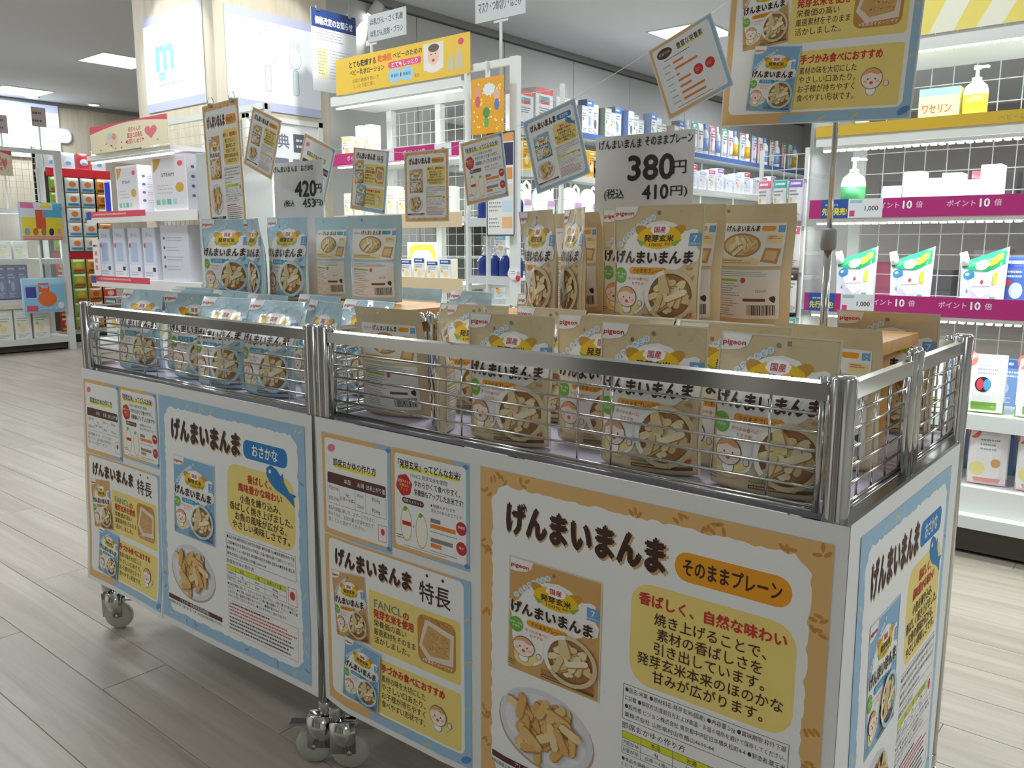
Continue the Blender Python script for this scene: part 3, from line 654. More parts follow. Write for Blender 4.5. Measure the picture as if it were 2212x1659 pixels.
# (x, y, rz, variant): rz 0 shows the printed front to the long side, 180 the back
pouch('tan', 0, -.512, .048, TZ, 4, 'tan front-row snack pouch standing next to the two edgeways pouches', None)
pouch('tan', 0, -.268, .050, TZ, 3, 'tan snack pouch standing mid front row between two other tan pouches', None)
pouch('tan', 1, -.100, .048, TZ, 2, 'tan snack pouch standing against the wire beside the thick corner post', None)
pouch('tan', 1, -.808, .085, TZ, 190, 'tan snack pouch showing its back label beside the joined chrome posts', None, -3)
pouch('tan', 0, -.672, .068, TZ, -52, 'tan snack pouch turned edgeways, its foot against the wire', None)
pouch('tan', 2, -.622, .140, TZ, -48, 'tan snack pouch turned edgeways, set back from the wire', None)
for x, y, rz, v, l in ((-.578, .222, 3, 1, 'tan second-row snack pouch behind the one next to the edgeways pair'), (-.395, .120, 3, 0, 'tan second-row snack pouch showing between two front-row pouches'),
                       (-.188, .125, 3, 0, 'tan second-row snack pouch peeking out behind the corner post pouch'), (-.735, .200, 12, 1, 'tan second-row snack pouch behind the back-label pouch at the joined posts'),
                       (-.256, .205, -2, 3, 'tan snack pouch against the riser behind the corner post pouch, top bent back'), (-.417, .205, 2, 3, 'tan snack pouch against the riser below the foremost upper pouch')): pouch('tan', v, x, y, TZ, rz, l, None)
pouch('tan', 1, -.098, .232, TZ, 176, 'tan snack pouch with back label facing out beside the cart end', None)
LB3 = 'tan snack pouch standing behind the pine riser with only its top showing'
for x, rz, v, l in ((-.80, 12, 1, 'at the joined chrome posts'), (-.62, -8, 2, 'below the edgeways upper pouches'), (-.36, 6, 1, 'below the 380 yen sign'), (-.10, -4, 2, 'at the cart end')): pouch('tan', v, x, .510, TZ+.001, rz, 'tan snack pouch behind the pine riser '+l, 'tan pouches behind the riser')
# upper tier, tan cart
U = RZ+.0005
pouch('tan', 2, -.672, .330, U, -33, 'tan snack pouch half turned at the outer end of the riser', None)
pouch('tan', 0, -.610, .345, U, -42, 'tan snack pouch turned edgeways against the half turned one', None)
pouch('tan', 1, -.660, .436, U, 168, 'tan snack pouch on the riser with its back label behind the edgeways pouch', None)
pouch('tan', 0, -.500, .402, U, 8, 'tan snack pouch half hidden behind the foremost pouch on the riser', None)
pouch('tan', 0, -.410, .302, U, 8, 'tan snack pouch standing foremost on the riser under the 380 yen sign', None)
pouch('tan', 0, -.392, .352, U, 176, 'tan snack pouch with barcode label partly behind the foremost pouch', None)
pouch('tan', 0, -.296, .398, U, 178, 'tan snack pouch with full back label and barcode at the riser end', None)
# blue cart
pouch('blue', 1, -1.685, .062, TZ, 14, 'pale blue front-row snack pouch nearest the free cart end', None)
pouch('blue', 1, -1.585, .125, TZ, 8, 'pale blue snack pouch overlapped by the end pouch of the front row', None)
pouch('blue', 2, -1.455, .078, TZ, 14, 'pale blue front-row snack pouch with green dot behind the dark part of the rail', None)
pouch('blue', 3, -1.315, .050, TZ, 8, 'pale blue front-row snack pouch with its top folded back', None)
pouch('blue', 3, -1.150, .055, TZ, 5, 'pale blue front-row snack pouch with whole snack window showing', None)
pouch('blue', 1, -1.022, .085, TZ, -8, 'pale blue front-row snack pouch beside the joined chrome posts', None)
for x, y, rz, v, l in ((-1.70, .20, 10, 1, 'pale blue second-row snack pouch at the free cart end'), (-1.48, .17, 6, 1, 'pale blue second-row snack pouch behind the one with the green dot'),
                       (-1.29, .14, 5, 1, 'pale blue second-row snack pouch behind the folded-top pouch'), (-1.02, .18, -4, 3, 'pale blue second-row snack pouch at the joined chrome posts'), (-1.18, .195, 3, 1, 'pale blue snack pouch against the riser behind the whole-window pouch')): pouch('blue', v, x, y, TZ, rz, l, None)
LB3 = 'pale blue snack pouch standing behind the pine riser with only its top showing'
for x, rz, v in ((-1.70, 8, 1), (-1.38, 5, 1), (-1.20, 175, 2), (-1.03, -3, 1)): pouch('blue', v, x, .512, TZ+.001, rz, LB3, 'blue pouches behind the riser')
pouch('blue', 0, -1.690, .310, U, 18, 'pale blue snack pouch facing out at the free end of the riser', None)
pouch('blue', 2, -1.535, .296, U, -25, 'pale blue snack pouch turned edgeways between two pouches on the riser', None)
pouch('blue', 1, -1.575, .425, U, 175, 'pale blue snack pouch on the riser half hidden with its back out', None)
pouch('blue', 0, -1.430, .312, U, 0, 'pale blue snack pouch on the riser right under the 420 yen sign', None)
pouch('blue', 0, -1.362, .395, U, 173, 'pale blue snack pouch with back label behind the pouch under the sign', None)
pouch('blue', 0, -1.182, .372, U, 187, 'pale blue snack pouch with full back label alone at the riser end', None)

# ------------------------------------------------------------------ paper covers hung around the carts
SHEET = mat('cover_paper', '#e9e9e8', .6, bump=.06, bscale=5)
def cover(name, label, w, h, arts, origin, rz, wave, group=None, edge=None):
    """white paper sheet w x h hanging from its top edge; arts = [(key, x, y, sx, sy)] printed on it"""
    o = empty(name, origin, rz); tag(o, label, 'poster', group)
    A, k, ph, flare = wave
    def fn(x, y, hh):
        d = (h-y)/h; fe = 1 if A > .006 else max(0, min(1, min(x, w-x)/.07))
        Y = -fe*A*(1.65+sin(k*x+ph)*.6+sin(k*.6*x+2.1*d+ph))*d*.8-fe*flare*d*d-fe*.001*(1+sin(14*d))*d
        return (x, Y-hh, y)
    nu, nv = 30, 20; V = []; F = []
    for s in (0, -.0006):
        b = len(V)
        for j in range(nv+1):
            for i in range(nu+1): V.append(fn(w*i/nu, h*j/nv, s))
        for j in range(nv):
            for i in range(nu):
                f = (b+j*(nu+1)+i, b+j*(nu+1)+i+1, b+(j+1)*(nu+1)+i+1, b+(j+1)*(nu+1)+i); F.append(f if s == 0 else f[::-1])
    mesh_obj('paper_sheet', V, F, SHEET, o, True)
    for (key, nm, x, y, sx, sy) in arts:
        a = Art(); a.add(ART[key][0], x, y, sx, sy); me = a.mesh(nm, PAPER, lambda X, Y, H: fn(X, Y, H+.0008), .00004, .016); link(nm, me, o)
    return o
ZB = .150
H0 = .688-ZB
cover('cover_poster', 'white paper cover on the tan cart printed with how-to, rice and feature panels', .3785, H0,
      [('howto', 'howto_print', .017, .330, 1, 1), ('rice', 'rice_print', .200, .3435, 1, 1), ('feature', 'feature_print', .017, .012, 1, 1)], (-.906, -.0195, ZB), 0, (.004, 9, 1.0, .002))
cover('cover_poster', 'large white paper cover with tan border advertising the plain flavour', .5505, H0, [('plain', 'plain_flavour_print', .0155, .015, 1, 1)], (-.5275, -.0200, ZB), 0, (.003, 8, .2, .002))
cover('cover_poster', 'white paper cover on the blue cart printed with how-to, rice and feature panels', .3745, H0,
      [('howto', 'howto_print', .012, .330, 1, 1), ('rice', 'rice_print', .195, .3435, 1, 1), ('feature', 'feature_print', .012, .012, 1, 1)], (-1.836, -.0195, ZB), 0, (.010, 8, 2.4, .016))
cover('cover_poster', 'large white paper cover with blue border and fish on the front of the blue cart', .5455, H0, [('fish', 'fish_flavour_print', .005, .015, 1, 1)], (-1.4615, -.0205, ZB), 0, (.008, 7, .4, .006))
cover('cover_poster', 'white paper cover with blue border and fish on the end of the tan cart', .502, H0+.012, [('fish', 'fish_flavour_print', .036, .027, .80, 1)], (.0238, -.0202, ZB-.01), pi/2, (.005, 9, 1.4, .004))

# ------------------------------------------------------------------ price signs, hanging cards, stands
def price_sign(label, x0, x1, y, z1, lines, lean):
    w = x1-x0; h = z1-U; o = empty('price_sign', (x0, y, U), radians(lean)); tag(o, label, 'price sign')
    V = []; F = []; n = 8
    for s in (0, .0006):
        for j in (0, 1):
            for i in range(n+1): V.append((w*i/n, s+.006*sin(pi*i/n)+.006*j, h*j))
    for i in range(n): F += [(i, i+1, n+2+i, n+1+i), (2*n+2+i+1, 2*n+2+i, 3*n+3+i, 3*n+4+i)]
    for i in range(n): F += [(i, 2*n+2+i, 2*n+3+i, i+1), (n+1+i, n+2+i, 3*n+4+i, 3*n+3+i)]
    F += [(0, n+1, 3*n+3, 2*n+2), (n, 3*n+2, 4*n+3, 2*n+1)]
    mesh_obj('card', V, F, mat('price_card', '#d9d9da', .35, coat=.3), o)
    for nm, ls in (('name_lettering', lines[:2]), ('price_lettering', lines[2:4]), ('tax_lettering', lines[4:5]), ('tax_price_lettering', lines[5:])):
        a = Art()
        for (t, cx, dy, hh, ww, bold) in ls: a.text(t, cx*w, h-dy, hh, '#262626', 2, w=ww*w, bold=bold, res=3)
        link(nm, a.mesh(nm, PAPER, lambda X, Y, H: (X, .006*sin(pi*X/w)+.006*Y/h-H-.0003, Y), .0002, .02), o)
    return o
PS = [at(1282, 440, 'Y', .464), at(1490, 430, 'Y', .464), at(1285, 296, 'Y', .464)]
PT = [at(592, 455, 'Y', .464), at(690, 455, 'Y', .464), at(640, 347, 'Y', .464)]
price_sign('white price card reading 380 yen standing behind the tan pouches', PS[0].x, PS[1].x, .464, PS[2].z,
           [('げんまいまんま', .25, .016, .019, .43, .01), ('そのままプレーン', .74, .014, .019, .48, .01), ('380', .57, .060, .062, .46, .03), ('円', .86, .064, .027, .13, .006), ('(税込', .20, .108, .020, .20, .006), ('410', .62, .106, .036, .26, .028), ('円)', .86, .106, .020, .17, .006)], 2)
price_sign('white price card reading 420 yen standing behind the blue pouches', PT[0].x, PT[1].x, .464, PT[2].z,
           [('げんまいまんま', .22, .018, .017, .46, .01), ('おさかな', .66, .018, .017, .26, .01), ('420', .62, .070, .056, .44, .03), ('円', .90, .072, .026, .13, .006), ('(税込', .28, .108, .018, .20, .006), ('453', .68, .108, .030, .26, .028), ('円)', .90, .108, .018, .17, .006)], 3)
CARDM = mat('card_edge', '#e6e4de', .4)
def clip(parent, x, z):
    c = MB(); c.tube([(x-.006, -.006, z), (x-.007, -.004, z+.012), (x-.003, -.002, z+.020)], .0012, 6); c.tube([(x+.006, .006, z), (x+.007, .004, z+.012), (x+.003, .002, z+.020)], .0012, 6)
    c.box(x-.008, x+.008, -.005, .005, z-.008, z+.002); return c.build('clip', STEEL, parent)
def hang_card(label, key, tl, tr, Y, ratio=None, yaw=0, ev=1, Ytr=None):
    p, q = at(*tl, 'Y', Y), at(*tr, 'Y', Y if Ytr is None else Ytr)
    a, aw, ah = ART[key]; w = (q-p).length; h = w*(ratio or ah/aw); sx = w/aw; sy = h/ah
    ang = math.atan2(q.z-p.z, math.hypot(q.x-p.x, q.y-p.y)); o = empty('hanging_card', p); o.rotation_euler = (0, -ang, math.atan2(q.y-p.y, q.x-p.x)); tag(o, label, 'card', None)
    MB().box(-.002, w+.002, 0, .0012, -h-.002, .002).build('card', CARDM, o)
    b = Art(); b.add(a, 0, -h, sx, sy); link('card_print', b.mesh('card_print', CARD, None, .00002), o)
    return o, p, q, w, h
TOPS = []
hc = hang_card('tall narrow card with plain flavour advert clipped at the string end', 'plain', (437, 232), (513, 212), .48, 1.95)
e = hc[0]; clip(e, hc[3]*.25, .002); clip(e, hc[3]*.85, .002)
for lab, key, tl, tr, Y, ra in (('tilted plain flavour card on the string beside the tall card', 'plain', (547, 232), (607, 262), .40, 1.18),
                                ('porridge how-to card hanging on the string behind the 420 yen sign', 'howto', (659, 289), (724, 323), .53, 1.2),
                                ('features card hanging on the string with tan and blue border', 'feature', (765, 320), (839, 328), .40, 1.16),
                                ('plain flavour card hanging level at the lowest point of the string', 'plain', (874, 331), (967, 322), .40, 1.12),
                                ('sprouted rice card hanging on the string with red seal', 'rice', (996, 312), (1083, 286), .40, 1.12),
                                ('blue bordered fish flavour card hanging tilted on the string', 'fish', (1131, 266), (1240, 214), .40, 1.12),
                                ('nutrition bar chart card hanging steeply tilted on the string', 'chart', (1402, 112), (1534, 30), .40, 1.02)):
    hc = hang_card(lab, key, tl, tr, Y, ra); TOPS += [hc[1], hc[2]]
e, p, q, w, h = hang_card('large features card on the chrome sign stand', 'feature', (1590, -112), (2018, -190), .476, .93)
BIGP, BIGQ = p, q
TOPS = [at(515, 208, 'Y', .48)]+TOPS+[at(1600, -20, 'Y', .47)]
s = MB().tube([t+Vector((0, .0022, .0005)) for t in TOPS], .0006, 5).build('string', mat('white_string', '#dcdcd6', .6)); tag(s, 'thin white string sagging across the carts and carrying the cards', 'string')
def stand(label, x, y, z1, joint):
    o = empty('sign_stand', (x, y, TZ-.0015)); tag(o, label, 'sign stand'); h = z1-TZ
    MB().lathe([(.022, 0), (.022, .004), (.014, .010), (.008, .014)], n=20).build('base', CHROME, o, True)
    MB().tube([(0, 0, .008), (0, 0, joint)], .0065, 12).build('pole', CHROME, o, True); MB().tube([(0, 0, joint-.01), (0, 0, h)], .0045, 12).build('upper_pole', CHROME, o, True)
    MB().lathe([(.010, joint-.018), (.0125, joint-.014), (.0125, joint+.014), (.010, joint+.018)], n=14).build('clamp', mat('grey_plastic', '#8e8e8c', .5), o, True)
    return o
pp = at(1785, 600, 'Y', .487); stand('chrome sign stand with grey clamp holding the large card', pp.x, .487, 1.42, at(1785, 515, 'Y', .487).z-TZ)
pp = at(479, 450, 'Y', .49); stand('thin chrome sign stand behind the blue pouches holding the tall card', pp.x, .49, 1.36, .22)

# ================================================================== the shop behind
# ------------------------------------------------------------------ goods
CART = {}
def carton(name, label, cat, group, p, w, d, h, rz, art, base, side=None, m=None):
    """box standing with the middle of its front foot at p, front facing -Y when rz = 0"""
    k = ('b', round(w, 4), round(d, 4), round(h, 4), base)
    if k not in CART: CART[k] = MB().bbox(-w/2, w/2, 0, d, 0, h, min(.0015, w*.05)).mesh('carton', m or mat('carton_'+base.strip('#'), base, .42))
    o = link(name, CART[k], None, p); o.rotation_euler = (0, 0, radians(rz)); tag(o, label, cat, group)
    if art:
        ka = (id(art), round(w, 4), round(h, 4))
        if ka not in CART:
            b = Art(); b.add(art, 0, 0, w, h); CART[ka] = b.mesh('front_print', BOXP, lambda x, y, hh: (x, -hh-.0006, y), .00004)
        link('front_print', CART[ka], o)
    if side:
        ka = (id(side), round(d, 4), round(h, 4), 's', round(w, 4))
        if ka not in CART:
            b = Art(); b.add(side, 0, 0, d, h); CART[ka] = b.mesh('side_print', BOXP, lambda x, y, hh: (w/2+hh+.0006, d/2+x, y), .00004)
        link('side_print', CART[ka], o)
    return o
def gen_art(bg, band, seed, ink='#8a8f9a', acc='#d94f5c', pic='#e7c36a'):
    """unit-square box front: coloured head band, picture patch, rows of small print"""
    a = Art(); r = random.Random(seed)
    if bg: a.rect(-.46, .02, .46, .98, bg, 1)
    a.rect(-.46, .80, .46, .98, band, 2); a.dashes(-.36, .85, .36, .94, 1, '#ffffff', 3, .6, seed, (.7, 1))
    a.dashes(-.38, .60, .38, .76, 2, ink, 3, .45, seed+1); a.ell(r.uniform(-.15, .2), .38, .2, .15, pic, 3, 14); a.ell(-.28, .52, .09, .06, acc, 3.5, 10)
    a.dashes(-.38, .06, .38, .2, 3, ink, 3, .4, seed+2)
    return a
BOTTLE = {}
def bottle(name, label, cat, group, p, r, h, body, capc, band=None, kind='pump', rz=0, sy=.7):
    k = (round(r, 4), round(h, 4), body, capc, band, kind)
    if k not in BOTTLE:
        hb = h*(.74 if kind == 'pump' else .84)
        bm = MB().lathe([(r*.9, 0), (r, h*.03), (r, hb*.72), (r*.86, hb*.86), (r*.45, hb*.96), (r*.36, hb)], n=16, sy=sy).mesh('bottle', mat('plastic_'+body.strip('#'), body, .3), True)
        if kind == 'pump': cm = MB().lathe([(r*.38, hb*.985), (r*.38, hb*1.06), (r*.14, hb*1.08), (r*.14, h*.93), (r*.3, h*.935), (r*.3, h)], n=12).tube([(0, 0, h*.97), (r*.85, 0, h*.965), (r*.95, 0, h*.94)], r*.12, 6)
        else: cm = MB().lathe([(r*.44, hb*.98), (r*.46, hb*1.0), (r*.42, h)], n=14)
        bn = None
        if band: bn = MB().lathe([(r*1.006, hb*.16), (r*1.006, hb*.64)], n=16, sy=sy).mesh('label_band', mat('band_'+band.strip('#'), band, .4), True)
        BOTTLE[k] = (bm, cm.mesh('cap', mat('plastic_'+capc.strip('#'), capc, .3), True), bn)
    bm, cm, bn = BOTTLE[k]
    o = link(name, bm, None, p); o.rotation_euler = (0, 0, radians(rz)); tag(o, label, cat, group); link('pump' if kind == 'pump' else 'cap', cm, o)
    if bn: link('label_band', bn, o)
    return o
PACK = {}
def flat_pack(name, label, cat, group, p, w, h, t, rz, base, art=None, sk=0):
    """pillow pack or blister card hanging or standing; p = middle of the foot"""
    k = (round(w, 4), round(h, 4), base, sk)
    if k not in PACK:
        V = []; F = []; nu, nv = 8, 8
        for sd in (-1, 1):
            b = len(V)
            for j in range(nv+1):
                for i in range(nu+1):
                    u, v = i/nu*2-1, j/nv*2-1; V.append((u*w/2*(1-.35*sk*(1-(v+1)/2)), sd*t/2*max(0, 1-u*u)**.5*max(0, 1-v**4)**.6, (v+1)/2*h*(1+sk*(u-1)/2*(v+1)/2)))
            for j in range(nv):
                for i in range(nu):
                    f = (b+j*(nu+1)+i, b+j*(nu+1)+i+1, b+(j+1)*(nu+1)+i+1, b+(j+1)*(nu+1)+i); F.append(f if sd < 0 else f[::-1])
        me = bpy.data.meshes.new('pack'); me.from_pydata(V, [], F); me.update(); me.materials.append(mat('pack_'+base.strip('#'), base, .3, coat=.3)); me.shade_smooth(); PACK[k] = me
    o = link(name, PACK[k], None, p); o.rotation_euler = (0, 0, radians(rz)); tag(o, label, cat, group)
    if art:
        ka = (id(art), round(w, 4), round(h, 4))
        if ka not in PACK:
            b = Art(); b.add(art, 0, 0, w, h)
            PACK[ka] = b.mesh('pack_print', BOXP, lambda x, y, hh: (x*(1-.35*sk*(1-y/h)), -(t/2*max(0, 1-(2*x/w)**2)**.5*max(0, 1-(2*y/h-1)**4)**.6)-hh-.0012, y*(1+sk*(2*x/w-1)/2*y/h)), .00004, max(w, h)/8)
        link('pack_print', PACK[ka], o)
    return o
def wires(x0, x1, z0, z1, y, dx, dz, r=.0017):
    q = MB(); n = max(1, round((x1-x0)/dx)); m_ = max(1, round((z1-z0)/dz))
    for i in range(n+1): q.tube([(x0+(x1-x0)*i/n, y, z0), (x0+(x1-x0)*i/n, y, z1)], r, 4, False)
    for i in range(m_+1): q.tube([(x0, y-r*2, z0+(z1-z0)*i/m_), (x1, y-r*2, z0+(z1-z0)*i/m_)], r, 4, False)
    return q
def shelf(parent, x0, x1, d0, d1, z, rail, rh=.045, led=False, lampw=0, up=.0, name='shelf_board', drop=0):
    """board from y d0 (front) to d1, top at z; price rail on its front; LED strip with lamp under it"""
    s = MB().box(x0, x1, d0, d1, z-.022, z).build(name, WHITE, parent)
    if rail: MB().box(x0, x1, d0-.006, d0-.001, z-rh+up, z+up).build('price_rail', mat('rail_'+rail.strip('#'), rail, .35), s)
    if drop: MB().box(x0, x1, d0, d0+.012, z-.022-drop, z-.022).build('fascia', WHITE, s)
    zt = z; z = z-drop
    if led:
        MB().box(x0+.02, x1-.02, d0+.012, d0+.034, z-.034, z-.0225).build('led_holder', WHITE, s)
        q = MB(); n = max(2, int((x1-x0)/.026))
        for i in range(n): x = x0+.03+(x1-x0-.06)*i/(n-1); q.box(x-.008, x+.008, d0+.012, d0+.032, z-.040, z-.0345)
        q.build('led_strip', LED, s)
        if lampw:
            ld = bpy.data.lights.new('shelf_lamp', 'AREA'); ld.shape = 'RECTANGLE'; ld.size = x1-x0-.06; ld.size_y = .02; ld.energy = lampw; ld.color = (.93, 1, .98)
            lo = bpy.data.objects.new('shelf_lamp', ld); COL.objects.link(lo); lo.parent = s; lo.location = ((x0+x1)/2, d0+.023, z-.043)
    return s
def gondola(label, loc, rz, w, depth, H, posts, back=None):
    g = empty('shelving_unit', loc, radians(rz)); tag(g, label, 'shelving')
    for x in posts:
        u_ = MB().bbox(x-.02, x+.02, depth-.02, depth+.02, 0, H, .002); u_.build('upright', WHITE, g)
    MB().box(0, w, .03, depth+.02, .012, .09).build('base', mat('dark_kick', '#4c463e', .6), g)
    return g
def flat_sign(name, label, cat, w, h, loc, rz, base, art, th=.004, group=None, m=BOXP, tilt=0):
    o = empty(name, loc, 0); o.rotation_euler = (radians(tilt), 0, radians(rz)); tag(o, label, cat, group)
    MB().bbox(0, w, 0, th, 0, h, .0008).build('panel', mat('panel_'+base.strip('#'), base, .4), o)
    if art: link('sign_print', art.mesh('sign_print', m, lambda x, y, hh: (x, -hh-.0004, y), .00005), o)
    return o

# ------------------------------------------------------------------ shelving with the pink rails (faces the carts)
GX0, GX1, GY = -.80, 1.3, 2.0
PNK = '#b8307c'
g = gondola('tall white shelving unit with bright magenta price rails', (GX0, GY, 0), 0, GX1-GX0, .42, 2.3, (.02, .92, 1.82))
gw = GX1-GX0
shelf(g, 0, gw, 0, .90, .135, '#dfe6e4', .04, name='base_deck')
S3 = shelf(g, 0, gw, .06, .42, .455, '#dfe6e4', .05)
S2 = shelf(g, 0, gw, .0, .86, 0.785, PNK, .062, led=True, lampw=4, up=.042)
S1 = shelf(g, 0, gw, .0, .86, 1.098, PNK, .062, led=True, lampw=5, up=.042)
S0 = shelf(g, 0, gw, .02, .42, 1.375, '#d6b23a', .036, led=True, lampw=4.5, up=.010, drop=.034)
TP = shelf(g, 0, gw, .0, .42, 1.625, None, led=True, lampw=5.5, name='canopy')
MB().box(0, gw, -.004, .0, 1.585, 1.625).build('canopy_lip', WHITE, g)
wires(.04, gw, .15, 2.2, .405, .072, .072).build('wire_mesh', WIREW, g)
MB().box(.88, .96, .41, .43, .1, 2.2).build('back_strip', mat('cream_enamel', '#d6dcc8', .45), g)
MB().box(-.012, -.004, 0, .42, .1, 1.62).build('side_panel', CLEAR, g)
def rail_print(parent, z0, z1, x0, items):
    for (kind, x, t, wd) in items:
        a = Art(); zc = (z0+z1)/2; hh = z1-z0
        if kind == 'point': a.text('ポイント', x, zc+hh*.12, hh*.34, '#f7c8e0', 2, bold=.02); a.text('10', x+hh*1.05, zc+hh*.14, hh*.55, '#ffffff', 2, bold=.03); a.text('倍', x+hh*1.62, zc+hh*.12, hh*.34, '#f7c8e0', 2, bold=.02)
        if kind == 'tag': a.rect(x, z0, x+wd, z1, '#e3e8ea', 1); a.rect(x+.005, z0+.005, x+.022, z0+.024, '#d8488a', 2); a.text(t, x+wd*.68, zc, hh*.34, '#3a3a42', 2, maxw=wd*.5, bold=.02); a.rect(x+.006, z1-.014, x+wd*.4, z1-.004, '#9fc4c4', 2)
        if kind == 'blue': a.rect(x, z0, x+wd, z1, '#2f55a4', 1); a.text('先行発売!', x+wd/2, zc-hh*.15, hh*.4, '#f0e032', 2, maxw=wd*.9, bold=.03); a.dashes(x+wd*.15, zc+hh*.12, x+wd*.85, zc+hh*.3, 1, '#c9c94a', 2, .5, 3)
        nm = {'point': 'point_lettering', 'tag': 'price_tag', 'blue': 'promotion_tag'}[kind]; link(nm, a.mesh(nm, BOXP, lambda x, y, hh: (x, -.0064-hh, y), .00004), parent)
rail_print(S1, 1.078, 1.14, 0, [('blue', .04, '', .09), ('tag', .13, '1,000', .11), ('point', .25, '', 0), ('point', .47, '', 0), ('point', .75, '', 0)])
rail_print(S2, .765, .827, 0, [('blue', .015, '', .09), ('tag', .125, '1,000', .11), ('point', .25, '', 0), ('point', .47, '', 0), ('point', .75, '', 0)])
a = Art(); a.text('ベビーローション', .62, 1.365, .018, '#8d8f98', 2)
link('rail_print', a.mesh('rail_print', BOXP, lambda x, y, hh: (x, .0136-hh, y), .00004), S0)
# banner over it
a = Art(); a.rect(0, 0, 1.3, .42, '#f4f2dc', 1)
for i in range(12): a.poly([(.1+i*.13, 0), (.16+i*.13, 0), (.36+i*.16, .42), (.27+i*.16, .42)], '#f3e173', 2)
a.rect(0, .0, .13, .42, '#2b5fae', 3); a.text('!', .10, .2, .09, '#f6ea3c', 4, bold=.05); a.text('に', .06, .19, .06, '#f6ea3c', 4, bold=.04)
a.ell(.42, .30, .22, .17, '#3a3a3a', 4, 30); a.ell(.42, .30, .213, .163, '#f3f3f3', 5, 30); a.poly([(.44, .16), (.47, .155), (.475, .1)], '#f3f3f3', 5.5); a.text('肌', .42, .28, .12, '#3a3a3a', 6)
flat_sign('shelf_banner', 'yellow striped header banner with a speech bubble above the magenta rails', 'banner', 1.3, .42, (GX0+.18, GY-.012, 1.628), 0, '#f0eed8', a)
# goods on it
RG = 'goods on the magenta rail shelves'
b = at(1842, 425, 'Y', 2.10); bottle('lotion_bottle', 'white pump bottle with green label band on the upper magenta shelf', 'bottle', None, (b.x, 2.10, 1.0985), .040, .185, '#eef2f0', '#f4f6f4', '#3f9a5a', rz=20)
b = at(2106, 225, 'Y', 2.12); bottle('lotion_bottle', 'white pump bottle with yellow label on the yellow rail shelf', 'bottle', None, (b.x, 2.12, 1.3755), .038, .165, '#eef2f0', '#eef2f0', '#e8c32e', rz=-20)
a = Art(); a.rect(-.5, .78, .5, 1, '#7fb5a2', 2); a.rect(-.5, 0, .5, .78, '#e4e48a', 2); a.text('ワセリン', -.05, .42, .3, '#cf4a42', 3, w=.7, bold=.03)
b = at(2050, 225, 'Y', 2.11); carton('ointment_box', 'yellow and green flat box beside the pump bottle', 'box', None, (b.x-.03, 2.11, 1.3755), .12, .05, .11, 0, a, '#e4e48a')
WA = Art(); WA.rect(-.42, .1, .42, .8, '#f7f8f8', 2); WA.dashes(-.3, .3, .3, .6, 3, '#c3d4d6', 3, .4, 4)
for i, px in enumerate((1925, 1967, 2009, 2051, 2093, 2135)):
    b = at(px, 420, 'Y', 2.10); carton('cotton_box', 'white cotton swab tub lined up on the upper magenta shelf', 'box', 'white tubs on the upper magenta shelf', (b.x, 2.10+.01*(i % 2), 1.0985), .058, .08, (.085, .12)[i % 2]+.01*(i % 3), 0, WA, '#eef3f2')
b = at(2130, 420, 'Y', 2.25); flat_pack('soap_pack', 'coral pink soft pack behind the white tubs', 'pack', None, (b.x, 2.22, 1.0985), .08, .13, .03, 10, '#f06a78')
# refill pouches with green necks
RF = Art(); RF.poly([(-.46, 1), (.46, 1), (.46, .74), (.1, .66), (-.2, .72), (-.46, .82)], '#1fa266', 2); RF.ell(.26, .84, .16, .07, '#e9c33a', 3, 12, .5); RF.ell(-.02, .80, .15, .1, '#f4f6f4', 3, 12)
RF.ell(-.3, .64, .13, .1, '#3f8fd0', 3, 16); RF.ell(-.33, .66, .05, .035, '#e8e28a', 4, 8); RF.poly([(-.3, .55), (.22, .6), (.2, .3), (-.02, .2), (-.22, .34)], '#ffffff', 2.5); RF.ell(0, .48, .035, .04, '#d84a4a', 4, 8)
RF.rect(.24, .42, .32, .62, '#d8dc3a', 3); RF.rect(.2, .1, .32, .22, '#58c294', 3); RF.ell(-.36, .08, .07, .05, '#f0a08c', 3, 10); RF.poly([(-.36, .3), (-.3, .3), (-.33, .38)], '#6aa6dc', 3); RF.dashes(-.22, .38, .2, .42, 1, '#a9b4b8', 4, .5, 2)
for i, (px, rz) in enumerate(((1846, 8), (1965, 6), (2120, 4))):
    b = at(px, 640, 'Y', 2.08); flat_pack('refill_pouch', ('white refill pouch with green neck beside the upright', 'white refill pouch with green neck between two like it', 'white refill pouch with green neck standing apart from its pair')[i], 'refill pouch', 'green necked refill pouches', (b.x, 2.08, .7855), .132, .200, .05, rz, '#e6ecf6', RF, .26)
    c = MB().tube([(-.050, -.004, .140), (-.060, -.006, .182)], [.015, .011], 10).build('spout_cap', mat('white_cap', '#f4f4f4', .3), None, True); c.parent = bpy.data.objects[[o.name for o in COL.objects if o.name.startswith('refill_pouch')][-1]]
BP = gen_art('#4a6ab8', '#32509e', 71, '#dfe6f4', '#d84a4a', '#c6d6ee')
for i, px in enumerate((2198, 2272)): b = at(px, 640, 'Y', 2.12); flat_pack('diaper_pack', 'blue plastic wipes pack on the lower magenta shelf', 'pack', 'blue wipes packs', (b.x, 2.12, .7855), .095, .17, .05, 0, '#5578c4', BP)
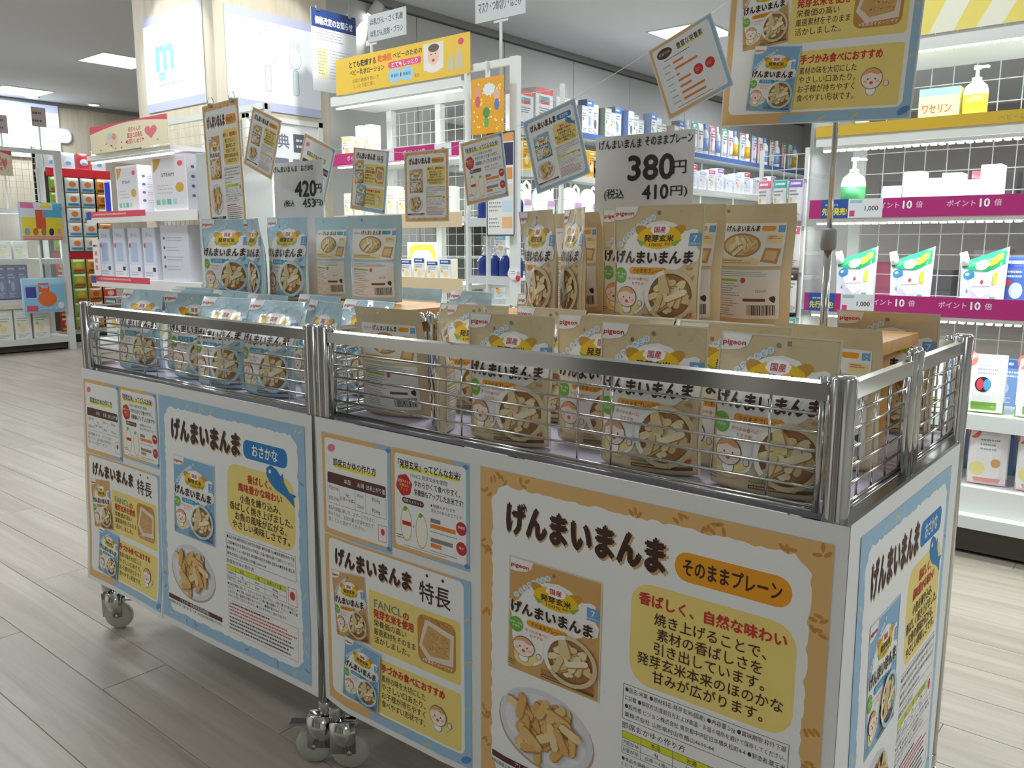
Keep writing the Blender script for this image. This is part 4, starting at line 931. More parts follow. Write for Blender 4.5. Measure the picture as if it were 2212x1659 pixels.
# white and green pouches hanging under the lower rail, white and pink ones below
HG = Art(); HG.rect(-.47, .02, .47, .97, '#ebedec', .5); HG.rect(-.5, .0, .5, .2, '#7fb241', 2); HG.ell(-.05, .5, .2, .13, '#2c2c30', 3, 18); HG.ell(-.12, .5, .09, .1, '#d8485a', 4, 12); HG.ell(.05, .5, .09, .1, '#57a8d8', 4, 12); HG.ell(-.38, .92, .16, .12, '#ef6a5c', 3, 14); HG.dashes(-.2, .66, .35, .86, 3, '#9aa4a8', 3, .35, 3)
HP = Art(); HP.rect(-.47, .02, .47, .97, '#eeecec', .5); HP.rect(-.5, .0, .5, .14, '#f0a0a2', 2); HP.ell(-.38, .93, .16, .1, '#ef6a5c', 3, 14); HP.dashes(-.2, .62, .35, .86, 3, '#9aa4a8', 3, .35, 5); HP.ell(.2, .42, .12, .08, '#d9a86a', 3, 12); HP.ell(-.25, .3, .2, .12, '#efe29a', 3, 14)
for i, px in enumerate((2000, 2125, 2240)):
    b = at(px, 870, 'Y', 2.10); flat_pack('wipes_pouch', ('white and green wipes pouch seen through the cart end panel', 'white and green wipes pouch just clear of the cart post', 'white and green wipes pouch next along the wire shelf')[i], 'pouch', 'white and green wipes pouches', (b.x, 2.10, .4555), .115, .19, .04, 6, '#e8eaea', HG)
for i, px in enumerate((2010, 2125, 2235)):
    b = at(px, 1035, 'Y', 2.06); flat_pack('wipes_pouch', ('white and pink wipes pouch hidden behind the cart post', 'white and pink wipes pouch just clear of the cart post', 'white and pink wipes pouch next along the base deck')[i], 'pouch', 'white and pink wipes pouches', (b.x, 2.10, .2205), .115, .185, .04, 6, '#eceaea', HP)
MB().box(0, gw, .04, .42, .135, .22).build('deck_riser', WHITE, g)
BL = gen_art('#7f9ed2', '#5378be', 73, '#e9eef6', '#c9485a', '#b9cdea')
for i, (px, z) in enumerate(((2060, .4555), (2170, .4555), (2280, .4555), (2060, .2205), (2165, .2205), (2270, .2205))):
    b = at(px, 800, 'Y', 2.28); carton('wipes_carton', 'blue and white wipes carton standing behind the hanging pouches', 'box', 'blue wipes cartons at the back of the shelf', (b.x, 2.28, z), .12, .08, .16, 0, BL, '#8fabd8')
# goods on the far side of the wire mesh
r = random.Random(12)
for (zz, n) in ((1.0985, 7), (.7855, 7)):
    for i in range(n):
        col = r.choice(('#a78f93', '#8c8488', '#b3a3a6', '#6d676c', '#c46a86', '#9aa6b4'))
        carton('far_side_box', 'muted box stored on the far side of the wire mesh', 'box', 'boxes on the far side of the wire mesh', (GX0+.12+i*.17, GY+.52+r.uniform(0, .06), zz), r.uniform(.09, .14), .1, r.uniform(.10, .19), 0, None, col)

# ------------------------------------------------------------------ shelving under the yellow banner
CX0, CX1, CY = -3.36, -2.43, 2.0
g = gondola('white wire-backed shelving under the yellow baby lotion banner', (CX0, CY, 0), 0, CX1-CX0, .40, 1.72, (.02, .40, .89))
gw = CX1-CX0
shelf(g, 0, gw, 0, .40, .135, '#dfe6e4', .04, name='base_deck')
shelf(g, 0, gw, 0, .40, .48, '#dfe6e4', .05)
C3 = shelf(g, 0, gw, 0, .40, .80, '#e0cba6', .07, led=True, lampw=2.5, up=.03)
C2 = shelf(g, 0, gw, 0, .40, 1.12, '#e0cba6', .07, led=True, lampw=3.5, up=.02)
C1 = shelf(g, 0, gw, 0, .40, 1.425, '#c22f78', .06, led=True, lampw=3.5, up=.03)
C0 = shelf(g, .0, gw, 0, .30, 1.725, None, led=True, lampw=4, name='canopy')
MB().box(.0, gw, -.004, 0, 1.70, 1.745).build('canopy_lip', WHITE, g)
wires(.04, gw-.04, .15, 1.70, .385, .06, .06).build('wire_mesh', WIREW, g)
for x in (.2, .62): a = Art(); a.text('ポイント10倍', x, 1.428, .026, '#f8d6e6', 2, bold=.02); link('point_lettering', a.mesh('point_lettering', BOXP, lambda x, y, hh: (x, -.0064-hh, y), .00004), C1)
a = Art(); a.rect(.36, 1.397, .48, 1.4545, '#e6e8ea', 1); a.rect(.37, 1.403, .40, 1.425, '#d8488a', 2); link('price_tag', a.mesh('price_tag', BOXP, lambda x, y, hh: (x, -.0064-hh, y), .00004), C1)
a = Art(); a.rect(.76, 1.397, .87, 1.4545, '#eceef0', 1); a.ell(.815, 1.428, .014, .01, '#d8485a', 2, 10)
link('price_tag', a.mesh('price_tag', BOXP, lambda x, y, hh: (x, -.0064-hh, y), .00004), C1)
# the banner
bp, bq = at(725, 142, 'Y', CY-.012), at(1015, 62, 'Y', CY-.012); bw = bq.x-bp.x; bh = .175
a = Art(); a.rect(0, 0, bw, bh, '#efc53f', 1); k = bw/.94
a.text('とても乾燥する', .11*k, .135, .034, '#3d3428', 2, align='l', w=.20*k, bold=.03); a.text('乾燥肌', .325*k, .138, .034, '#e8622c', 2, align='l', w=.1*k, bold=.03); a.text('ベビーのための', .435*k, .139, .03, '#3d3428', 2, align='l', w=.2*k, bold=.02)
a.text('ベビー乳状ローション', .11*k, .096, .03, '#3d3428', 2, align='l', w=.26*k, bold=.02); a.rect(.40*k, .083, .63*k, .113, '#e8527e', 2, .012); a.text('とてもしっとり', .515*k, .098, .024, '#ffffff', 3, w=.18*k, bold=.03)
a.text('お肌の乾燥を防いで', .13*k, .056, .022, '#5c4c28', 2, align='l', w=.2*k); a.text('しっとり肌に導く', .14*k, .030, .022, '#5c4c28', 2, align='l', w=.16*k)
for x, t in ((.445, '無香料'), (.53, '無着色')): a.ell(x*k, .047, .046*k, .034, '#9fd0ea', 2, 20); a.text(t, x*k, .047, .018, '#35506a', 3, maxw=.07)
a.text('配合', .60*k, .03, .018, '#5c4c28', 2)
a.rect(.645*k, .042, .775*k, .160, '#e8e4dc', 2); a.ell(.71*k, .105, .038*k, .044, '#f0c9b0', 3.2, 20); a.ell(.712*k, .137, .036*k, .018, '#6b5548', 3.4, 16); a.ell(.71*k, .054, .055*k, .026, '#f2e6de', 3, 14); a.ell(.71*k, .083, .009, .007, '#a8483c', 4, 10)
for dx in (-.014, .014): a.ell(.71*k+dx, .11, .004, .003, '#4a3830', 4, 8)
a.rect(.80*k, .025, .835*k, .075, '#cfc6a2', 2, .006); a.rect(.812*k, .075, .824*k, .10, '#cfc6a2', 2); a.rect(.845*k, .025, .895*k, .088, '#cfc6a2', 2, .008); a.poly([(.855*k, .088), (.885*k, .088), (.874*k, .12), (.866*k, .12)], '#cfc6a2', 2); a.ell(.885*k, .142, .018*k, .015, '#e04a6c', 3, 16)
flat_sign('shelf_banner', 'yellow baby lotion banner with infant picture on top of the shelving', 'banner', bw, bh, (bp.x, CY-.012, 1.747), 0, '#efc53f', a)
# goods on the centre shelving
Y1 = gen_art('#f6f3ea', '#efd67a', 81, '#9aa0a6', '#e05a6c', '#efc96a'); Y2 = gen_art('#f4f4f2', '#e8d9b8', 82, '#a5a5a8', '#e8a23a', '#f2dc9a'); Y3 = gen_art('#f2f4f6', '#3f62a8', 83, '#7d8aa0', '#e8b83a', '#f2e2b0')
def rowgoods(pxs, py, Y, z, w, d, h, rz, art, base, name, label, group, jit=0):
    for i, px in enumerate(pxs):
        b = at(px, py, 'Y', Y); carton(name, label, 'box', group, (b.x, Y, z), w, d, h*(1+jit*((i*37 % 5)/5-.4)), rz, art, base)
rowgoods((748,), 310, 2.03, 1.4255, .07, .06, .12, 6, Y1, '#f3eedc', 'nursing_pad_box', 'white and yellow carton at the outer end of the pink rail shelf', 'yellow cartons on the pink rail shelf')
rowgoods((775, 796), 310, 2.05, 1.4255, .045, .07, .17, 6, Y2, '#eceae4', 'feeding_bottle_box', 'tall white bottle carton on the pink rail shelf', 'tall cartons on the pink rail shelf')
rowgoods((752, 774, 798, 822, 846, 870, 894, 940, 966), 450, 2.04, 1.1205, .060, .06, .15, 5, Y2, '#f0ede6', 'feeding_bottle_box', 'slim white and yellow bottle carton on the upper beige rail shelf', 'bottle cartons on the upper beige rail shelf', .25)
rowgoods((845, 878, 906, 934, 962), 600, 2.02, .8305-.03, .075, .05, .115, 3, Y3, '#f1ead8', 'teat_box', 'small white and blue carton on the lower beige rail shelf', 'small cartons on the lower beige rail shelf', .2)
rowgoods((756, 784, 812), 600, 2.03, .8005, .08, .05, .13, 3, Y1, '#f3eedc', 'teat_box', 'yellow topped carton on the lower beige rail shelf', 'yellow topped cartons on the lower beige rail shelf', .2)
b = at(895, 600, 'Y', 2.2); flat_sign('shelf_card', 'white card with yellow arch standing behind the small cartons', 'card', .22, .2, (b.x-.05, 2.2, .8005), 0, '#f2f2ee', Art().rect(.01, .01, .21, .19, '#e0b03a', 1, .05).rect(.03, .01, .19, .16, '#b9bdb4', 2, .05))

# ------------------------------------------------------------------ wire rack with dark blue bottles at the end of that run
RX0, RX1 = -2.40, -2.09
g = empty('wire_rack', (RX0, CY, 0)); tag(g, 'white wire end rack holding two rows of dark blue bottles', 'rack'); rw = RX1-RX0
for x, w_ in ((.008, .008), (rw*.42, .004), (rw-.022, .022)): MB().box(x-w_, x+w_, -.012, .012, .0, 1.785).build('upright', WHITE, g)
for x in (.008, rw-.022): MB().box(x-.008, x+.008, .33, .35, 0, 1.72).build('upright', WHITE, g)
MB().box(-.01, rw, -.02, .35, .02, .12).build('base', WHITE, g)
wires(0, rw, .15, 1.70, .345, .05, .05, .0014).build('wire_mesh', WIREW, g)
MB().box(.0, rw-.03, .0, .02, 1.755, 1.785).build('top_rail', WHITE, g)
for z in (.84, 1.10):
    s = MB().box(.004, rw-.03, -.004, .33, z-.012, z).build('shelf_board', WHITE, g); MB().box(.004, rw-.03, -.010, -.005, z-.03, z+.008).build('price_rail', mat('rail_grey', '#d3d6d8', .4), s)
for j, z in enumerate((.8405, 1.1005)):
    for i in range(4): bottle('bottle', 'dark blue pump bottle on the '+('lower' if j == 0 else 'upper')+' shelf of the white wire rack', 'bottle', 'dark blue bottles, '+('lower' if j == 0 else 'upper')+' rack shelf', (RX0+.050+i*.066, 2.06, z), .030, .135, '#27418c', '#dfe3ea', None, rz=30)
MB().box(.0, rw-.03, -.012, .0, .70, .72).build('cross_bar', WHITE, g)
for z0, z1, px in ((1.30, 1.42, 1030), ):
    a = Art(); a.rect(.006, .006, .094, .124, '#e9edee', 1); a.text('pigeon', .045, .07, .02, RED, 2, w=.05, bold=.03); a.ell(.05, .02, .03, .02, '#2c3148', 2, 12)
    flat_sign('clear_sign', 'clear acrylic sign holder with red lettering on the wire rack', 'sign holder', .10, .13, (RX0-.02, CY-.03, 1.32), 0, '#e9edee', a)
a = Art(); a.rect(0, 0, .16, .44, '#ecebe6', 1); a.rect(0, .40, .16, .44, '#e3a25a', 2); a.rect(.008, .30, .152, .395, '#34395c', 2)
for i in range(4): a.rect(.09, .24-i*.07, .148, .29-i*.07, ('#e59a4e', '#f0d9b8', '#cfe0ee', '#f0c08a')[i], 2); a.dashes(.012, .24-i*.07, .085, .29-i*.07, 3, '#9a9aa8', 3, .4, i)
a.line([(.002, .0), (.002, .44), (.158, .44), (.158, 0), (.002, 0)], .006, '#4d4a60', 4)
flat_sign('leaflet_board', 'narrow dark framed leaflet board with orange head beside the wire rack', 'board', .16, .44, (at(1052, 480, 'Y', CY-.04).x, CY-.04, 1.03), 0, '#ecebe6', a)
# orange dotted card on the post, plain figures only
a = Art(); w_, h_ = .19, .235; a.rect(0, 0, w_, h_, '#eda81c', 1); r = random.Random(4)
for i in range(34): a.ell(r.uniform(.008, w_-.008), r.uniform(.008, h_-.008), .005, .005, '#f7e7a8', 2, 8)
a.ell(.105, .185, .034, .026, '#e9edf0', 3, 24, 0, .12, 9)
for x, y, c1, c2 in ((.04, .15, '#e8a07c', '#d8607a'), (.09, .06, '#4f9a4a', '#6fb05a'), (.15, .13, '#e9b8a0', '#5f7ec0')): a.ell(x, y+.03, .02, .022, c1, 4, 14); a.ell(x, y-.012, .014, .024, c2, 4, 12)
flat_sign('character_card', 'orange dotted card with a white burst hung on the rack post', 'card', w_, h_, (at(1018, 262, 'Y', CY-.05).x, CY-.05, 1.47), 0, '#eda81c', a, tilt=0)
def aisle_sign(label, tl, tr, bl, Y, lines, pole, base='#cfd4d4'):
    p, q, b = at(*tl, 'Y', Y), at(*tr, 'Y', Y), at(*bl, 'Y', Y); w = q.x-p.x; h = p.z-b.z
    a = Art(); a.rect(.01, .01, w-.01, h-.01, base, 1)
    for i, t in enumerate(lines): a.text(t, w/2, h*(.72-.44*i) if len(lines) > 1 else h*.3, h*.26 if len(lines) > 1 else .055, '#3a3f44', 2, w=w*.86, bold=.012)
    o = flat_sign('aisle_sign', label, 'sign', w, h, (p.x, Y, b.z), 0, base, a, .006)
    MB().tube([(w*pole, .010, -(b.z-1.727)), (w*pole, .010, h*.5)], .007, 8).build('pole', WIREW, o, True); MB().box(w*pole-.04, w*pole+.04, .006, .014, -.012, .014).build('bracket', WHITE, o)
aisle_sign('white hanging aisle sign reading baby bottles and bottle brushes', (794, 34), (876, 16), (793, 93), CY+.10, ['ほ乳びん・さく乳器', 'ほ乳びん洗剤・ブラシ'], .05)
aisle_sign('white aisle sign on a pole reading masks and nail scissors', (1026, -52), (1134, -80), (1026, 52), CY+.16, ['マスク・つめ切り・はさみ'], .5)

# ------------------------------------------------------------------ shelving along the grey wall
WY0, WY1, WXF = 4.1, 11.6, -4.22
g = gondola('long white shelving along the grey panelled wall', (WXF, WY0, 0), 90, WY1-WY0, .44, 2.05, [0.02+.9*i for i in range(9)])
ww = WY1-WY0
for z, rl, ld, lw in ((.135, '#dfe6e4', False, 0), (.55, '#dfe6e4', False, 0), (.90, '#e6dcc8', True, 0), (1.24, '#e4e6e4', False, 0), (1.60, '#e2e2dc', True, 16), (1.985, '#5c78b8', True, 10)):
    shelf(g, 0, ww, 0, .44, z, rl, .05, led=ld, lampw=lw)
MB().box(0, ww, .425, .435, .1, 2.0).build('back_panel', mat('grey_back', '#8f8f8a', .6), g)
WR = random.Random(20)
def wallpos(px, py, dx=.03): p = at(px, py, 'X', WXF-dx); return p
RA = Art(); RA.rect(-.5, .84, .5, 1, '#ee5a48', 2); RA.rect(-.3, .58, .3, .78, '#d8485a', 2.5); RA.rect(-.3, .68, .3, .78, '#66b0b4', 3); RA.dashes(-.3, .3, .3, .5, 3, '#6a6a78', 3, .4, 2)
RB = Art(); RB.dashes(-.4, .7, .2, .85, 2, '#a9b0b8', 2, .4, 3); RB.ell(.25, .25, .24, .2, '#ee5a48', 2, 6); RB.ell(.25, .25, .16, .13, '#f4f4f4', 3, 6); RB.rect(.32, .4, .38, .6, '#ee5a48', 2)
for px, w, h, lab in ((1128, .20, .26, 'red and white appliance carton beside its twin on the wall shelf'), (1168, .24, .31, 'larger red and white appliance carton with hexagon mark')):
    p = wallpos(px, 260); carton('appliance_box', lab, 'box', None, (WXF-.03, p.y+.05, 1.9855), w, .3, h, 90, RA, '#eff0f0', None)
p = wallpos(1205, 260); flat_sign('appliance_box', 'white carton side with red hexagon mark on the wall shelf', 'box', .3, .27, (WXF-.03, p.y-.02, 1.9855), 90, '#eff0f0', Art().add(RB, .15, 0, .3, .27), .2)
cols = ['#9fa8b4', '#7d8ca8', '#c2b8b0', '#8a9a8c', '#b7a6a0', '#8c8f96', '#6f86b8', '#c6ccd2']
for i in range(14):
    px = 1262+i*16.5; p = wallpos(px, 290); c = cols[i % 8]; A_ = CART.setdefault(('wa', i % 4), gen_art('#e6e6e6', ('#c9ccd0', '#4f7fd0', '#e6e2da', '#a8b0a0')[i % 4], 90+i % 4, '#5a5f6a', ('#e05a6c', '#4f9a5a')[i % 2], ('#e4e8ec', '#8fb0e0', '#6a6f78', '#d8c8a8')[i % 4]))
    carton('accessory_pack', 'grey boxed accessory on the top wall shelf', 'box', 'boxed accessories on the top wall shelf', (WXF-.02-(i % 3)*.03, p.y, 1.9855), .11, .1, .24+.07*((i*3) % 4)/3, 90, A_, c)
for i in range(19):
    px = 1490+i*13; p = wallpos(px, 330); k = i % 5
    if k in (0, 3): bottle('toothbrush_bottle', 'white capped bottle among bright packs on the wall shelf', 'bottle', 'bottles on the wall shelf', (WXF-.08, p.y, 1.9855), .05, .34, '#e8ecee', ('#f4f6f6', '#7fa0e0')[k == 3], ('#e8b030', '#8fb0e8')[i % 2], 'cap')
    else: flat_pack('blister_pack', 'bright blister card on the top wall shelf', 'pack', 'blister cards on the top wall shelf', (WXF-.06, p.y, 1.9855), .13, .33, .05, 90, ('#e6a8b8', '#a8d8c8', '#d8dce0', '#c8b8e0')[i % 4], CART.setdefault(('bl', k), gen_art('#e6e6e6', ('#e05a8c', '#3fb08a', '#e8eaec', '#8f6ac8')[k % 4], 60+k, '#6a7080', '#ee6a5c', '#f2f4f4')))
for i in range(24):
    px = 1290+i*19; p = wallpos(px, 400); k = i % 6
    if 1280 < px < 1480: pass
    carton('wall_shelf_box', 'small pale packet in the long row under the top wall shelf', 'box', 'packets on the second wall shelf', (WXF-.03, p.y, 1.6005), .13 if px < 1500 else .17, .1, .2+.06*((i*7) % 3)/2, 90, CART.setdefault(('ws', k), gen_art('#eef0f4', ('#b8c4dc', '#e0608c', '#9a6ac8', '#e8ecf2', '#c8d4ea', '#e84a5a')[k], 40+k, '#a8b0c4', ('#ee7a4c', '#5fb08a')[k % 2], ('#e8e0f0', '#f2c8a8', '#cfe0f4')[k % 3])), '#e6e8ee')
YP = gen_art('#e8b53a', '#d8a02c', 55, '#8a6a2a', '#d84a4a', '#f4e2a8')
for i, px in enumerate((1140, 1160, 1262, 1280)): p = wallpos(px, 370); carton('yellow_pack', 'yellow packet on the second wall shelf above the lit edge', 'box', 'yellow packets on the second wall shelf', (WXF-.03, p.y, 1.6005), .13, .1, .24, 90, YP, '#e8b53a')
# white rounded appliances
KM = mat('white_gloss', '#f2f4f4', .2)
for i, px in enumerate((1128, 1178, 1236, 1275)):
    p = wallpos(px, 440, .12); o = empty('humidifier', (WXF-.16, p.y, 1.2405), radians(90)); tag(o, ('white rounded humidifier with loop handle behind the tan pouches', 'white rounded humidifier next to the loop handled one', 'white drop shaped humidifier with lilac panel', 'white humidifier at the price sign edge')[i], 'humidifier', 'white humidifiers')
    MB().lathe([(.09, 0), (.13, .02), (.135, .10), (.11, .19), (.06, .25), (.02, .27)], n=20, sy=.8).build('tank', KM, o, True)
    MB().tube([(.05, 0, .24), (.10, 0, .29), (.15, 0, .26), (.15, 0, .17), (.125, 0, .12)], .014, 8).build('handle', KM, o, True); MB().box(-.05, .05, -.112, -.100, .08, .13).build('panel', mat('lilac', '#cfa8c8', .4), o)
for lv, (z, n) in enumerate(((.9005, 26), (.5505, 26))):
    for i in range(n):
        y = WY0+.3+i*.2; k = (i+lv) % 5
        carton('wall_shelf_box', 'pale carton on the lower wall shelves', 'box', 'cartons on the lower wall shelves', (WXF-.03, y, z), .15, .12, .16+.08*((i*5) % 4)/3, 90, CART.setdefault(('wl', k), gen_art('#e8eaec', ('#7fb8c8', '#c8607a', '#e8e4da', '#8a8f9c', '#d8b8c4')[k], 30+k)), ('#dfe3e6', '#c8ccd2', '#b8a8ac')[i % 3])

# ------------------------------------------------------------------ posters on the pillar, notices
LAV, CYN = '#c3c9e6', '#8fd0d0'
pz0, pz1 = 1.80, 2.35
def pil_poster(label, w, h, loc, rz, draw):
    a = Art(); a.rect(0, 0, w, h, '#eef2f8', 1); a.rect(0, 0, w, h*.09, LAV, 2); a.rect(0, h*.91, w, h, LAV, 2); draw(a, w, h)
    return flat_sign('wall_poster', label, 'poster', w, h, loc, rz, '#eef2f8', a, .006)
def d1(a, w, h):
    a.text('m', w*.36, h*.62, .30, CYN, 3, bold=.03); a.text('m', w*.30, h*.38, .10, CYN, 3, bold=.03); a.dashes(w*.25, h*.24, w*.72, h*.29, 1, '#b9bcc4', 3, .4, 5)
q0, q1 = at(312, 120, 'Y', 1.852), at(438, 100, 'Y', 1.852)
pil_poster('white lit poster with lavender bands and a turquoise letter on the pillar', q1.x-q0.x, .56, (q0.x, 1.852, 1.80), 0, d1)
def d2(a, w, h):
    e = '#a9adb8'; f = '#d7e6ea'
    for x in (.42, .72):
        if x < .5:
            a.ell(w*x, h*.64, .07, .105, e, 3, 22); a.ell(w*x, h*.64, .067, .101, '#f4f7fb', 3.5, 22)
        else:
            for k in range(4): a.line([(w*x-.03+k*.02, h*.76), (w*x-.03+k*.02, h*.66)], .003, e, 3)
            a.ell(w*x, h*.58, .045, .06, e, 3, 16); a.ell(w*x, h*.585, .042, .057, '#f4f7fb', 3.5, 16)
        a.rect(w*x-.022, h*.2, w*x+.022, h*.47, e, 4, .018); a.rect(w*x-.018, h*.207, w*x+.018, h*.463, f, 5, .016)
q0, q1 = at(488, 110, 'X', -4.192), at(690, 120, 'X', -4.192)
pil_poster('white lit poster with spoon and fork drawing on the pillar', q1.y-q0.y, .56, (-4.192, q0.y, 1.78), 90, d2)
q0, q1, q2 = at(671, 14, 'X', -3.75), at(768, 42, 'X', -3.75), at(677, 186, 'X', -3.75)
w_, h_ = q1.y-q0.y, q0.z-q2.z+.02
a = Art(); a.rect(0, h_-.10, w_, h_, '#28407c', 2); a.text('価格改定のお知らせ', w_/2, h_-.062, .045, '#e8ecf4', 3, w=w_*.84, bold=.03); a.dashes(w_*.12, h_*.62, w_*.88, h_*.76, 4, '#9aa0b0', 3, .35, 4, (.6, 1)); a.rect(w_*.12, h_*.17, w_*.34, h_*.54, '#ece6b4', 2); a.dashes(w_*.12, h_*.2, w_*.32, h_*.5, 8, '#b8a878', 3, .35, 5); a.dashes(w_*.38, h_*.16, w_*.9, h_*.54, 10, '#aeb2ba', 3, .3, 6, (.3, 1))
o = flat_sign('notice_poster', 'white price notice with navy head hanging from clips before the pillar', 'poster', w_, h_, (-3.75, q0.y, q2.z-.02), 90, '#e4e6e8', a, .003)
for x in (.15, .85): MB().tube([(w_*x, .001, h_-.005), (w_*x, .001, CEIL-(q2.z-.02))], .0012, 5).build('hanging_wire', STEEL, o); MB().box(w_*x-.012, w_*x+.012, -.006, .008, h_-.014, h_+.014).build('clip', STEEL, o)
q0, q1 = at(530, 250, 'X', -4.15), at(690, 275, 'X', -4.15); w_ = q1.y-q0.y; h_ = q0.z-.75
a = Art(); a.rect(.03, .03, w_-.03, h_-.03, '#f0f1f3', 1); a.text('特典', w_*.40, h_-.12, .09, '#7a7f8c', 3, bold=.02); a.rect(w_*.62, h_-.18, w_-.06, h_-.07, '#5f636e', 2); a.dashes(w_*.66, h_-.16, w_-.1, h_-.09, 2, '#e2e4e8', 3, .4, 3)
for i in range(2):
    for j in range(3): a.rect(.05+i*.27, h_-.36-j*.17, .29+i*.27, h_-.22-j*.17, ('#7c8090', '#8b90a0', '#b4b8cc')[j], 2, .01); a.dashes(.07+i*.27, h_-.33-j*.17, .27+i*.27, h_-.25-j*.17, 2, '#eceef2', 3, .4, i+j); a.rect(.13+i*.27, h_-.35-j*.17, .19+i*.27, h_-.31-j*.17, ('#e8874a', '#d83a2c')[i], 3)
a.text('3', .08, h_-.46, .07, '#f4f4f6', 4, bold=.03); a.text('5', .08, h_-.63, .07, '#f4f4f6', 4, bold=.03); a.rect(.05, .05, w_-.06, .16, '#f0c8cc', 2); a.rect(.08, .06, .24, .13, '#b98a86', 3)
o = flat_sign('info_board', 'white framed membership benefits board standing before the pillar', 'board', w_, h_, (-4.15, q0.y, .75), 90, '#f0f1f3', a, .012)
fr = MB()
for x in (0, w_): fr.box(x-.015, x+.015, -.014, .014, -.749, h_+.015)
fr.box(-.015, w_+.015, -.014, .014, h_-.015, h_+.015).box(-.015, w_+.015, -.014, .014, -.015, .015); fr.build('frame', WHITE, o)
# spotlights that wash the pillar
def spot(label, x, y, tgt, e):
    o = empty('spotlight', (x, y, CEIL)); tag(o, label, 'light', 'ceiling spotlights'); d = Vector(tgt)-Vector((x, y, CEIL-.12)); d.normalize()
    MB().tube([(0, 0, 0), (0, 0, -.09)], .012, 8).build('stem', WHITE, o, True); b0 = Vector((0, 0, -.12))
    MB().tube([b0-d*.05, b0+d*.06], .042, 16).build('head', WHITE, o, True); MB().tube([b0+d*.0602, b0+d*.063], .034, 16).build('lens', TRO, o)
    ld = bpy.data.lights.new('spot_lamp', 'SPOT'); ld.energy = e; ld.spot_size = radians(48); ld.spot_blend = .35; ld.shadow_soft_size = .035; ld.color = (1, 1, .98)
    lo = bpy.data.objects.new('spot_lamp', ld); COL.objects.link(lo); lo.parent = o; lo.location = b0+d*.066; lo.rotation_mode = 'QUATERNION'; lo.rotation_quaternion = d.to_track_quat('-Z', 'Y')
spot('white ceiling spotlight aimed at the spoon and fork poster', -3.1, 1.9, (-4.2, 2.2, 2.05), 60)
spot('white ceiling spotlight aimed at the turquoise letter poster', -4.6, .9, (-4.62, 1.86, 2.1), 45)
p = at(812, 14, 'Z', CEIL-.1); spot('white ceiling spotlight near the grey wall', p.x, p.y, (p.x-.6, p.y-.6, 1.5), 20)
p = at(768, 26, 'Z', CEIL-.1); spot('white ceiling spotlight beside the price notice', p.x, p.y, (p.x-.5, p.y-.4, 1.5), 20)

# ------------------------------------------------------------------ shelving with steriliser cartons
LX0, LX1, LY = -4.70, -3.52, 1.30
g = gondola('white shelving with red price rails and steriliser cartons', (LX0, LY, 0), 0, LX1-LX0, .42, 1.70, (.02, .59, 1.16))
gw = LX1-LX0
for z, rl in ((.135, '#e4e6e4'), (.45, '#e4e6e4'), (.80, '#e9e6e2'), (1.155, '#e9e6e2')):
    s = shelf(g, 0, gw, 0, .42, z, rl, .05, led=False)
    if z > .7:
        a = Art(); a.rect(.0, z-.02, .68, z+.012, '#e0556a', 1); a.rect(0, z-.03, .06, z+.012, '#3a5a9c', 2); a.dashes(.09, z-.012, .64, z+.006, 1, '#f4c6a8', 3, .5, 4); a.rect(.64, z-.05, gw, z, '#eceae6', .5)
        link('rail_print', a.mesh('rail_print', BOXP, lambda x, y, hh: (x, -.0064-hh, y), .00004), s)
s = shelf(g, 0, .92, .02, .40, 1.478, None, led=True, lampw=1.3, name='canopy')
wires(.04, gw-.02, .2, 1.69, .40, .05, .05, .0016).build('wire_mesh', mat('cream_wire', '#dcd6c2', .45), g); MB().box(.0, gw, .39, .42, 1.67, 1.70).build('top_bar', WHITE, g)
MB().bbox(gw+.004, gw+.012, .0, .42, .1, 1.42, .003).build('side_panel', mat('frosted_acrylic', '#bfc2c2', .15, alpha=.75), g)
q0, q1, q2 = at(193, 268, 'Y', LY-.01), at(360, 243, 'Y', LY-.01), at(192, 326, 'Y', LY-.01); w_, h_ = q1.x-q0.x, q0.z-q2.z
def heart_art(w, h):
    a = Art(); a.rect(0, 0, w, h, '#e9ddbc', 1)
    P = [(0, h), (0, h*.72)]+[(w*t, h*(.72+.24*sin(pi*t*.9))) for t in (.1, .2, .3, .4, .5, .6, .7, .8, .9)]+[(w, h*.8), (w, h)]
    a.poly(P, '#dc5a68', 2)
    for i, t in enumerate(('赤ちゃんの', '誕生と成長を', 'お祝いしよう♡')): a.text(t, w*.60, h*(.68-.21*i), h*.19, '#d8606c', 3, bold=.025, maxw=w*.26)
    H = [(w*.80+w*.075*(16*sin(q)**3)/16, h*.5+h*.26*(13*cos(q)-5*cos(2*q)-2*cos(3*q)-cos(4*q))/16) for q in [2*pi*i/24 for i in range(24)]]
    a.poly(H[::-1], '#e27a80', 3); a.ell(w*.30, h*.42, w*.08, h*.24, '#e8cdb8', 3, 16); a.ell(w*.27, h*.55, w*.03, h*.12, '#b8d0c8', 4, 10); a.ell(w*.33, h*.52, w*.03, h*.12, '#d89a8a', 4, 10)
    r_ = random.Random(3)
    for i in range(12): a.ell(r_.uniform(.08, .95)*w, r_.uniform(.08, .3)*h, w*.012, h*.03, r_.choice(('#6f9a6a', '#d87a6a', '#8aa8a0')), 3, 8)
    return a
flat_sign('shelf_banner', 'cream banner with red curve and heart above the steriliser cartons', 'banner', w_, h_, (q0.x, LY-.01, 1.480), 0, '#e9ddbc', heart_art(w_, h_))
